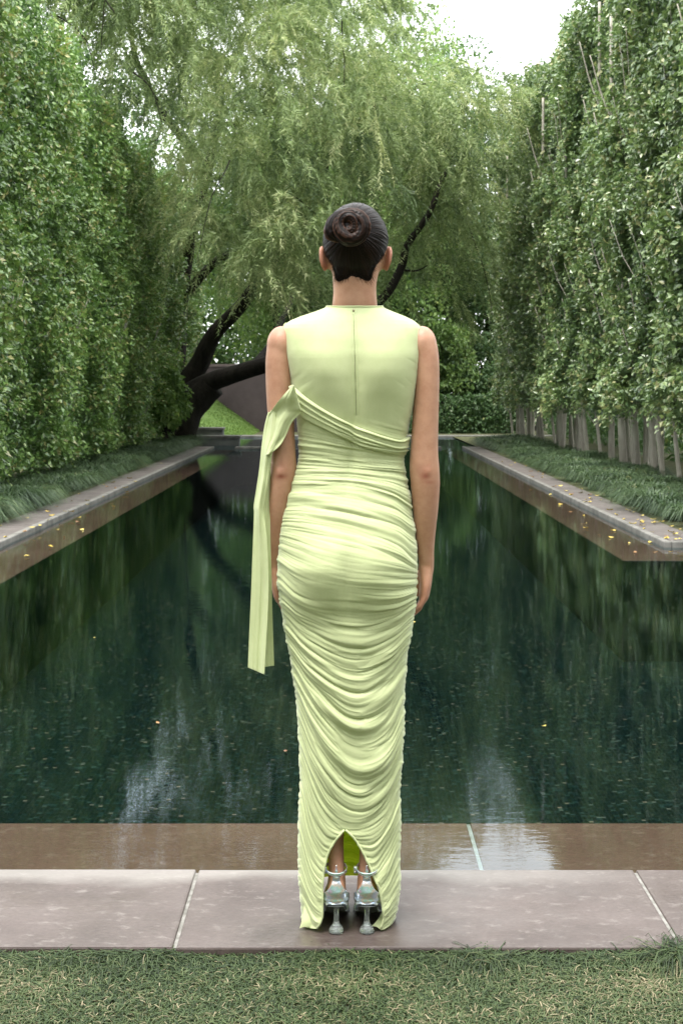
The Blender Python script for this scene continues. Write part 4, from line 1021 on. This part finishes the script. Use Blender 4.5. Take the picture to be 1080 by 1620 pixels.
def folds(t, py, slit=None):
    ph = phase(t, py)
    at_ = np.abs(t)
    # amplitude by height (m)
    A = np.interp(py, [650, 690, 700, 730, 760, 800, 880, 930, 990, 1040, 1150, 1250, 1300, 1400, 1465], [0, .0012, .0022, .0026, .0030, .0034, .0032, .0036, .0058, .0078, .0088, .0080, .0062, .0058, .006])
    # smooth stretch over the seat
    cheek = np.exp(-((t + .38) / .42) ** 2 - ((py - 925) / 42) ** 2) * .85 + np.exp(-((t - .30) / .40) ** 2 - ((py - 905) / 36) ** 2) * .45
    A = A * (1 - cheek)
    kf = np.interp(py, [650, 700, 760, 860, 940, 1010, 1100, 1250, 1470], [5.0, 5.2, 3.6, 3.0, 2.6, 2.0, 1.65, 1.7, 2.2])     # folds per family
    # integrate frequency so that it stays continuous
    cumk = np.interp(ph, np.arange(len(FAM)), np.concatenate([[0], np.cumsum([3.0, 4.5, 6.0, 8.0, 5.6, 4.6, 4.0, 3.8, 3.4, 3.1, 2.9, 2.8, 2.7, 2.7, 2.7, 2.8, 3.0, 3.0, 3.0, 3.0, 3.0])]))
    wob = 0.22 * noise2(t * 0.9, py / 90, 51) + 0.07 * noise2(t * 2.2, py / 34, 52)
    c = cumk + wob
    def wave(c, ts, seed, fr):
        x = 2 * math.pi * (c * fr + .55 * noise2(t * ts + seed, c * .33 * fr * 2, seed))
        w_ = np.abs(np.sin((x + .5 * np.sin(x)) / 2)) ** .78
        return w_ * np.clip(.48 + 1.15 * noise2(t * ts * 1.5 + 3, c * .95 * fr * 2, seed + 1), .02, 1.25)
    edge = sm(at_, .50, .97)
    if slit is not None: edge = np.maximum(edge, slit)
    up = sm(py, 960, 1060)
    f1 = wave(c, .75, 53, .5); f2 = wave(c + 3.3, 1.1, 57, .95); f3 = ridged(c + 8.1, t * 2.2 + 2, 3.6, 55, 1.3)
    h = 1.12 * A * (f1 * (1.05 - .50 * edge * up) + f2 * (.45 + .25 * edge) * (1 - .35 * up * (1 - edge)) + f3 * (.15 + .26 * edge)) * (1 - .45 * edge * up) * (1 - .35 * sm(at_, .93, 1.0))
    return h
# --- back of the dress: grid with a slit that opens below y = 1312
SL = np.array([[1300, 545, 545.5], [1312, 545, 546], [1322, 536, 557], [1333, 528, 565], [1345, 521, 572], [1356, 517, 577.5], [1370, 513.5, 584], [1385, 511.5, 590], [1403, 510, 599], [1430, 510.5, 604], [1448, 510, 606], [1458, 506, 604], [1468, 500, 600]])
H_ = 900; W_ = 300
py_r = np.concatenate([np.linspace(484.5, 518, 60), np.linspace(518.5, 1466, H_ - 60)])
def bsurf(t, py, disp):
    L_, R_ = prof(py, 1), prof(py, 2)
    d = back_depth(t, py)
    pxx = (L_ + R_) / 2 + t * (R_ - L_) / 2
    D = DP - d
    # perspective-true point for the back, blending to axis mapping at the side seams
    Xm = (pxx - VX) * PS; X = Xm * (1 - .0) * (D / DP) ** 0.6
    Z = CAMH - (py - HZ) * D / F
    V = np.stack([X, D + 0 * X, Z], -1)
    return V
def normals(V):
    du = np.gradient(V, axis=1); dv = np.gradient(V, axis=0)
    n_ = np.cross(dv, du); n_ /= np.linalg.norm(n_, axis=-1)[..., None] + 1e-12
    return n_
rows_t = np.zeros((len(py_r), 2 * W_)); slitm = np.zeros_like(rows_t)
a_s = np.sin(np.linspace(-1, 0, W_) * math.pi / 2)          # -1..0 crowded at the side seam
for i, y in enumerate(py_r):
    L_, R_ = prof(y, 1), prof(y, 2); c_, h_ = (L_ + R_) / 2, (R_ - L_) / 2
    sl = np.interp(y, SL[:, 0], SL[:, 1]); sr = np.interp(y, SL[:, 0], SL[:, 2])
    k_ = sm(y, 1000, 1290)
    tl_ = (sl - c_) / h_ * k_ if y < 1312 else (sl - c_) / h_
    tr_2 = (sr - c_) / h_ * k_ if y < 1312 else (sr - c_) / h_
    if y < 1312: tr_2 = tl_
    rows_t[i, :W_] = -1 + (a_s + 1) * (tl_ + 1); rows_t[i, W_:] = 1 - (a_s[::-1] + 1) * (1 - tr_2)
    if y > 1285:
        e_ = sm(y, 1285, 1340)
        slitm[i, :W_] = e_ * sm(rows_t[i, :W_], tl_ - .38, tl_); slitm[i, W_:] = e_ * sm(-rows_t[i, W_:], -tr_2 - .38, -tr_2)
PY = py_r[:, None] + 0 * rows_t
Vb = bsurf(rows_t, PY, 0)
# flare the lower panels: edges of the slit swing outward to the camera side
fl_ = sm(PY, 1330, 1466)
Vb[..., 1] -= 0.012 * fl_ * slitm
nb2 = normals(Vb)
ff = folds(rows_t, PY, slitm)
# ripple at side seams (ruching) and slit edges
seam = sm(np.abs(rows_t), .90, 1.0) * sm(PY, 690, 760)
ff = ff + seam * .0016 * noise2(PY / 3.6, rows_t * 2, 61)
ff = ff + sm(slitm, .72, 1) * .0014 * noise2(PY / 3.0, 1.5, 62)
zp = np.exp(-((rows_t - .035) / .09) ** 2) * sm(-PY, -668, -650) * sm(PY, 488, 500)
ff = ff + zp * .0007 * noise2(rows_t * 9, PY / 9, 66)
ff = ff + .0020 * sm(np.abs(rows_t), .55, .95) * sm(PY, 540, 600) * sm(-PY, -700, -660) * np.abs(noise2(rows_t * 3 + PY / 60, PY / 11 - np.abs(rows_t) * 5, 67))
ff = ff + .0011 * noise2(rows_t * 2.2, PY / 40, 64) * sm(-PY, -700, -560)
# drawn-in waist hem step
Vd = Vb + nb2 * ff[..., None]
zmin = np.where(PY > 1440, .004, -1); Vd[..., 2] = np.maximum(Vd[..., 2], zmin)
g = MB()
left = Vd[:, :W_]; right = Vd[:, W_:]
ksplit = int(np.searchsorted(py_r, 1312))
idx = np.arange(len(py_r) * 2 * W_).reshape(len(py_r), 2 * W_)
fs = []
for (c0, c1) in ((0, W_), (W_, 2 * W_)):
    q = idx[:, c0:c1]; fs.append(np.stack([q[:-1, :-1], q[1:, :-1], q[1:, 1:], q[:-1, 1:]], -1).reshape(-1, 4))
fs = np.concatenate(fs)
# above the slit the two middle columns are one and the same
mp = np.arange(idx.size); mp[idx[:ksplit, W_]] = idx[:ksplit, W_ - 1]
fs = mp[fs]
# front of the dress
Wf = 150; tf_ = -np.cos(np.linspace(0, math.pi, Wf)); PYf = py_r[:, None] + 0 * tf_[None]; TF = 0 * PYf + tf_[None]
L_, R_ = prof(PYf, 1), prof(PYf, 2); nn_ = prof(PYf, 5)
dfr = prof(PYf, 4) * np.clip(1 - np.abs(TF) ** nn_, 0, 1) ** (1 / nn_)
dfr = dfr + 0.030 * np.exp(-((np.abs(TF) - .42) / .26) ** 2 - ((PYf - 610) / 34) ** 2)
frise = 1 - .035 * 0
Vf = np.stack([((L_ + R_) / 2 - VX) * PS + TF * (R_ - L_) / 2 * PS, DP + dfr, CAMH - (PYf - HZ) * PS + .085 * sm(PYf, 1300, 1466) * sm(dfr, .0, .12)], -1)
nf_ = -normals(Vf); hf = folds(TF * .8, PYf, None)
Vf = Vf + (nf_ * (hf * sm(1 - np.abs(TF), 0, .06))[..., None])
zf = np.where(PYf > 1440, .006, -1); Vf[..., 2] = np.maximum(Vf[..., 2], zf)
# stitch side seams: front edge columns share the back edge
Vf[:, 0] = Vd[:, 0]; Vf[:, -1] = Vd[:, -1]
idf = np.arange(len(py_r) * Wf).reshape(len(py_r), Wf) + idx.size
q = idf; ffc = np.stack([q[:-1, :-1], q[:-1, 1:], q[1:, 1:], q[1:, :-1]], -1).reshape(-1, 4)
allV = np.concatenate([Vd.reshape(-1, 3), Vf.reshape(-1, 3)]) + po
mp2 = np.arange(len(allV)); mp2[idf[:, 0]] = idx[:, 0]; mp2[idf[:, -1]] = idx[:, -1]
dress = mesh_obj('dress', allV, np.concatenate([fs, mp2[ffc]]), M_dress, person)
# lining seen inside the slit (inner face of the front panel)
sel = py_r > 1180
Vl = (Vf - nf_ * .0035)[sel][:, 8:-8] + po
lm = MB(); lm.grid(Vl); lm.build('lining', M_in, dress)

def surf_at(px, py):
    """point and normal on the unfolded back surface under photo pixel px,py"""
    px = np.asarray(px, float); py = np.asarray(py, float)
    L_, R_ = prof(py, 1), prof(py, 2); c_, h_ = (L_ + R_) / 2, (R_ - L_) / 2
    t = np.clip((px - c_) / h_, -.999, .999)
    for _ in range(3):                                    # X was pulled in slightly with depth
        d = back_depth(t, py); t = np.clip(((px - VX) * ((DP - d) / DP) / ((DP - d) / DP) ** .6 + VX - c_) / h_, -.999, .999)
    e = 1e-3
    p = bsurf(t, py, 0); pu = bsurf(np.clip(t + e, -1, 1), py, 0) - bsurf(t - e, py, 0); pv = bsurf(t, py + .5, 0) - bsurf(t, py - .5, 0)
    n_ = np.cross(pv, pu); n_ /= np.linalg.norm(n_, axis=-1)[..., None] + 1e-12
    return p, n_
def seam_line(pts, rad, offn, name, mat, parent, n=80, segs=8):
    c = crom(np.array(pts, float), n); p, n_ = surf_at(c[:, 0], c[:, 1])
    g = MB(); g.tube(p + n_ * offn + po, np.full(n, rad) if np.isscalar(rad) else rad, segs, ref=(0, 1, 0)); return g.build(name, mat, parent)
# piping along slit, armholes and neckline
for s_, nm in ((1, 'L'), (2, 'R')):
    ii = np.arange(ksplit, len(py_r)); e_ = Vd[ii, W_ - 1 if s_ == 1 else W_] + po
    g = MB(); g.tube(e_[::3] + [0, -.001, 0], np.full(len(e_[::3]), .0028), 8, ref=(0, 1, 0)); g.build('slit_binding', M_dress, dress)
ring = np.concatenate([Vd[1, ::12], Vf[1, ::-6]]) + po
g = MB(); g.tube(np.vstack([ring, ring[:2]]), np.full(len(ring) + 2, .0026), 8, ref=(0, 0, 1), cap=False); g.build('neck_binding', M_dress, dress)
seam_line([(447.6, 511), (448.6, 530), (452.6, 560), (458.5, 590), (464, 620), (468.5, 650)], .0022, .0, 'armhole_binding', M_dress, dress)
seam_line([(664.3, 514), (664.2, 530), (663.2, 560), (660.2, 590), (656.2, 620), (650.5, 652)], .0022, .0, 'armhole_binding', M_dress, dress)
M_zip = rough_mat('zip_seam', (.13, .155, .06), (.20, .23, .10), 200, .7, .2, .001)
M_metal, nt, bs = new_mat('zip_metal'); bs.inputs['Metallic'].default_value = .9; bs.inputs['Base Color'].default_value = (.5, .42, .3, 1); bs.inputs['Roughness'].default_value = .35
z = seam_line([(559, 497), (560.5, 540), (562, 600), (563.5, 657)], .0007, .0002, 'zip', M_zip, dress)
seam_line([(556.3, 488), (557, 540), (558.6, 600), (560.4, 655)], .0011, .0003, 'seam', M_dress, z)
seam_line([(562.4, 490), (564, 540), (565.6, 600), (566.6, 655)], .0011, .0003, 'seam', M_dress, z)
g = MB(); p, n_ = surf_at(np.array([559.0]), np.array([491.])); c = (p + n_ * .002 + po)[0]
g.box(c[0] - .002, c[0] + .002, c[1] - .002, c[1] + .001, c[2] - .007, c[2] + .002, .0005)
g.tube([c + [.001, -.001, -.006], c + [.002, -.003, -.012], c + [0, -.002, -.016]], [.0007, .0012, .0009], 6); g.build('zip_pull', M_metal, z)

# --- diagonal wrap across the back
def patch(top, bot, nu_, nv_, off, name, foldsfn=None, n_over=.0, mat=None, parent=None):
    T_ = crom(np.array(top, float), nu_); Bm = crom(np.array(bot, float), nu_)
    v = np.linspace(0, 1, nv_)[:, None, None]
    G = T_[None] * (1 - v) + Bm[None] * v
    p, n_ = surf_at(G[..., 0], G[..., 1])
    U_, V_ = np.meshgrid(np.linspace(0, 1, nu_), np.linspace(0, 1, nv_))
    o_ = off(U_, V_)
    return p + n_ * o_[..., None], G
def woff(U, V):
    body_ = .0038 + .0055 * (1 - U) ** 1.5
    e = sm(V, 0, .035) ; e2 = sm(1 - V, 0, .05)
    n_ = ridged(V * (1.8 + 3.2 * U) + .25 * noise2(U * 1.6, V * 2, 71), U * 1.0, 1.3, 72, 1.4) * (.0005 + .0036 * sm(U, .30, .85))
    tens = .0030 * gauss(V - .05, .06)          # rolled top edge
    crease = .0028 * gauss(V - (.30 + .25 * U), .05) + .0022 * gauss(V - (.62 + .1 * U), .05)
    return (body_ + n_ + tens + crease) * (e * .75 + .25) * (e2 * .6 + .4)
Wp, _ = patch([(464, 609), (482, 626), (505, 643), (530, 658), (555, 671), (585, 683), (612, 692), (632, 696), (646, 689)],
              [(473, 650), (486, 662), (505, 673), (525, 683), (548, 694), (575, 706), (602, 714), (625, 719), (641, 720)], 300, 120, woff, 'wrap')
g = MB(); g.grid(Wp + po)
Wq = Wp.copy(); pq, nq = surf_at(np.full(1, 560.), np.full(1, 650.))
sash = g.build('sash', M_dress, dress)
sd_m = sash.modifiers.new('thick', 'SOLIDIFY'); sd_m.thickness = .0016; sd_m.offset = -1

# --- sash over the left arm and hanging tail
def ribbon(rows, dys, nz, nx, name, wob=.0015, seed=0, mode=None):
    """rows: list of (left x, left y, right x, right y); dys: (left dy, mid dy, right dy, mid pos)"""
    R0 = crom(np.array([list(a) + list(b) for a, b in zip(rows, dys)], float), nz)
    u_ = np.linspace(0, 1, nx)
    lx, ly, rx, ry, dl, dm, dr, mpz = R0.T
    X = lx[:, None] * (1 - u_) + rx[:, None] * u_; Yp = ly[:, None] * (1 - u_) + ry[:, None] * u_
    s = (u_[None] - mpz[:, None]); k1 = np.clip(u_[None] / mpz[:, None], 0, 1); k2 = np.clip((u_[None] - mpz[:, None]) / (1 - mpz[:, None]), 0, 1)
    k1 = k1 ** 1.15; k2 = k2 ** 0.9
    dy = np.where(s < 0, dl[:, None] + (dm - dl)[:, None] * k1, dm[:, None] + (dr - dm)[:, None] * k2)
    dy = dy + wob * noise2(u_[None] * 3 + seed, np.linspace(0, 6, nz)[:, None], 80 + seed) + .5 * wob * noise2(u_[None] * 8 + seed, np.linspace(0, 3, nz)[:, None], 81)
    D = DP + dy
    return np.stack([(X - VX) * D / F, D, CAMH - (Yp - HZ) * D / F], -1)
# panel over the upper arm (from the back knot, round the outside)
Ap = ribbon([(464, 609, 465, 610.5), (446, 628, 470, 628), (434, 643, 475, 645), (424, 660, 475, 653), (421, 678, 462, 668), (418, 696, 452, 690), (417, 708, 442, 706), (418, 722, 428, 717)],
            [(-.108, -.110, -.108, .5), (-.085, -.104, -.102, .6), (-.058, -.082, -.096, .55), (-.030, -.074, -.084, .5), (-.024, -.068, -.074, .5), (-.024, -.064, -.066, .5), (-.028, -.062, -.064, .5), (-.034, -.058, -.060, .5)], 160, 70, 'arm_panel', .0045, 1)
g = MB(); g.grid(Ap + po); a_ = g.build('sash_loop', M_dress, sash); s1 = a_.modifiers.new('t', 'SOLIDIFY'); s1.thickness = .002
# left lobe of the tail: from the outside of the arm to the pointed bottom
T1 = ribbon([(424.5, 653, 437, 645), (418.5, 676, 437, 685), (414, 710, 431, 716), (411, 740, 427, 744), (407, 768, 424, 768), (402, 800, 419, 800), (402.5, 812, 418, 815), (401, 850, 422, 850), (399, 900, 425, 900), (397, 950, 425, 950), (394.5, 1005, 422, 1008), (392.5, 1056, 418.5, 1067)],
            [(-.03, -.05, -.052, .6), (-.028, -.05, -.055, .6), (-.03, -.052, -.052, .5), (-.028, -.05, -.046, .5), (-.026, -.052, -.044, .5), (-.022, -.046, -.040, .5), (-.022, -.046, -.040, .5), (-.022, -.044, -.046, .6), (-.022, -.040, -.050, .6), (-.022, -.036, -.052, .6), (-.02, -.032, -.052, .6), (-.02, -.030, -.050, .6)], 260, 60, 'tail', .0042, 2)
g = MB(); g.grid(T1 + po); t1 = g.build('sash_tail', M_dress, sash); s1 = t1.modifiers.new('t', 'SOLIDIFY'); s1.thickness = .0016
T2 = ribbon([(425, 700, 429, 702), (421, 735, 428, 738), (412, 775, 427, 775), (405, 812, 427, 812), (410, 860, 427.5, 860), (414, 910, 429, 910), (416, 960, 430, 960), (417, 1010, 431.5, 1010), (418, 1055, 433, 1053)],
            [(-.045, -.050, -.045, .5), (-.036, -.042, -.034, .5), (-.034, -.038, -.026, .5), (-.030, -.036, -.022, .5), (-.034, -.030, -.018, .5), (-.036, -.028, -.016, .5), (-.036, -.026, -.014, .5), (-.036, -.024, -.012, .5), (-.036, -.024, -.012, .5)], 220, 50, 'tail', .0035, 3)
g = MB(); g.grid(T2 + po); t2 = g.build('sash_tail', M_dress, sash); s1 = t2.modifiers.new('t', 'SOLIDIFY'); s1.thickness = .0016
# hem corners that curl out on the stone
def hemflick(P0, name):
    R0 = [crom(np.array(a, float), 40) for a in P0]
    G = np.stack([R0[0] * (1 - v) + R0[1] * v + np.array([0, 0, .004]) * math.sin(math.pi * v) for v in np.linspace(0, 1, 14)])
    g = MB(); g.grid(G + po); o = g.build(name, M_dress, dress); s_ = o.modifiers.new('t', 'SOLIDIFY'); s_.thickness = .002
def GZp(px, D, z): return np.array([(px - VX) * D / F, D, z])
hemflick([[GZp(484, 3.66, .075), GZp(480, 3.645, .048), GZp(477, 3.63, .022), GZp(473.5, 3.625, .006)], [GZp(512, 3.655, .062), GZp(510, 3.64, .04), GZp(505, 3.63, .018), GZp(496, 3.628, .005)]], 'hem_corner')
hemflick([[GZp(606, 3.65, .046), GZp(600, 3.64, .030), GZp(592, 3.628, .018), GZp(587, 3.622, .014)], [GZp(622, 3.65, .024), GZp(618, 3.64, .012), GZp(610, 3.625, .006), GZp(603, 3.618, .004)]], 'hem_corner')

# --- shoes
m, nt, bs = new_mat('iridescent_silver')
lw = N(nt, 'ShaderNodeLayerWeight', Blend=.5); n1 = noise_n(nt, 26, 3, .5)
ad = N(nt, 'ShaderNodeMath', operation='MULTIPLY_ADD'); nt.links.new(lw.outputs['Facing'], ad.inputs[0]); ad.inputs[1].default_value = .6; nt.links.new(n1, ad.inputs[2])
r0 = ramp(nt, [(0.30, (.56, .60, .60)), (.42, (.70, .54, .68)), (.50, (.42, .68, .61)), (.57, (.74, .61, .52)), (.66, (.50, .60, .73)), (.85, (.60, .64, .62))], ad.outputs[0])
nt.links.new(r0.outputs[0], bs.inputs['Base Color']); bs.inputs['Metallic'].default_value = .8; bs.inputs['Roughness'].default_value = .26
bump(nt, bs, noise_n(nt, 60, 2, .5), .12, .003)
M_irid = m
m, nt, bs = new_mat('clear_heel'); bs.inputs['Base Color'].default_value = (.86, .93, .90, 1); bs.inputs['Transmission Weight'].default_value = .9; bs.inputs['Roughness'].default_value = .04; bs.inputs['IOR'].default_value = 1.45
M_clear = m
M_sole = rough_mat('shoe_sole', (.10, .09, .09), (.16, .15, .15), 30, .5, .1)
def shoe(x, yaw, nm):
    X0 = Q(x, 0)[0]; Y0 = DP - .107      # back of heel
    root = empty(nm, (X0 + po[0], Y0 + po[1], 0)); root.parent = person; root.rotation_euler = (0, 0, -yaw)
    # upper: heel counter closing on the sides, rising to the T at the back
    na, nz_ = 64, 40
    a_ = np.linspace(-2.35, 2.35, na)
    top = .096 + .046 * np.exp(-(a_ / .34) ** 2) + .030 * np.exp(-(a_ / .85) ** 2) - .016 * sm(np.abs(a_), 1.2, 2.3)
    bot = .0755 - .020 * sm(np.abs(a_), 1.2, 2.35)
    V = []
    for i, v in enumerate(np.linspace(0, 1, nz_)):
        z_ = bot + (top - bot) * v
        bulge = np.interp((z_ - .0755) / .07, [-.4, 0, .12, .22, .45, .75, 1.0], [.86, .90, .99, .95, 1.04, .84, .55])
        rx_ = .0352 * bulge; ry_ = .035 * bulge
        fx = np.sin(a_) * rx_; fy = .036 - np.cos(a_) * ry_ + np.where(np.abs(a_) > 1.57, (np.abs(a_) - 1.57) * .045, 0)
        V.append(np.stack([fx, fy, z_], 1))
    g = MB(); g.grid(np.stack(V)); up = g.build('upper', M_irid, root); s_ = up.modifiers.new('t', 'SOLIDIFY'); s_.thickness = .0025
    # vamp over the toes
    V = []
    for i, v in enumerate(np.linspace(0, 1, 24)):
        y_ = .125 + .125 * v; wdt = .037 * math.sqrt(max(1 - (max(v - .25, 0) / .76) ** 2.2, 0)); hgt = .052 - .026 * v
        a2 = np.linspace(0, math.pi, 28); V.append(np.stack([np.cos(a2) * wdt, 0 * a2 + y_, .012 + np.sin(a2) ** .8 * (hgt - .012)], 1))
    g = MB(); g.grid(np.stack(V)); vm_ = g.build('vamp', M_irid, root); s_ = vm_.modifiers.new('t', 'SOLIDIFY'); s_.thickness = .002
    # T strip and ankle strap with buckle
    g = MB(); V = []
    for z_, y_, w_ in ((.128, .010, .0125), (.138, .0085, .0100), (.1475, .0050, .0092)):
        V.append([[k * w_, y_ + .004 * k * k, z_] for k in np.linspace(-1, 1, 11)])
    g.grid(np.array(V)); ts = g.build('heel_tab', M_irid, root); s_ = ts.modifiers.new('t', 'SOLIDIFY'); s_.thickness = .003
    g = MB(); th = np.linspace(0, 2 * math.pi, 48, endpoint=False)
    V = np.stack([np.stack([np.sin(th) * .0285, .038 - np.cos(th) * .0330, dz + .012 * (1 - np.cos(th)) * .5 + 0 * th], 1) for dz in (.1475, .1500, .1530, .1552)])
    g.grid(V, closed=True); st_ = g.build('ankle_strap', M_irid, root); s_ = st_.modifiers.new('t', 'SOLIDIFY'); s_.thickness = .0022
    g = MB(); g.box(-.0335, -.0245, .020, .030, .150, .166, .001); g.build('buckle', M_irid, st_)
    # sole: arched plate
    V = []
    prof_s = crom(np.array([[0, .0755, .026], [.03, .0735, .031], [.07, .052, .026], [.11, .022, .027], [.145, .009, .036], [.19, .007, .038], [.235, .009, .027], [.255, .011, .008]], float), 40)
    for y_, z_, w_ in prof_s: V.append([[w_ * math.sin(k), y_ + .003, z_ + .004 * math.cos(k)] for k in np.linspace(0, 2 * math.pi, 20, endpoint=False)])
    g = MB(); g.grid(np.array(V), closed=True); g.build('sole', M_irid, root)
    # flared clear heel
    zz = [.076, .072, .066, .058, .045, .030, .022, .018, .010, .004, .0015]; rr_ = [.018, .0150, .0085, .0066, .0062, .0068, .0085, .0125, .0172, .0192, .0185]
    g = MB(); g.tube([[0, .022 - .006 * (z_ / .076 - 1) * -1 * 0, z_] for z_ in zz], rr_, 32, ref=(0, 1, 0)); g.build('heel', M_clear, root)
    return root
shoe(532.5, -.04, 'shoe'); shoe(578.5, .05, 'shoe')
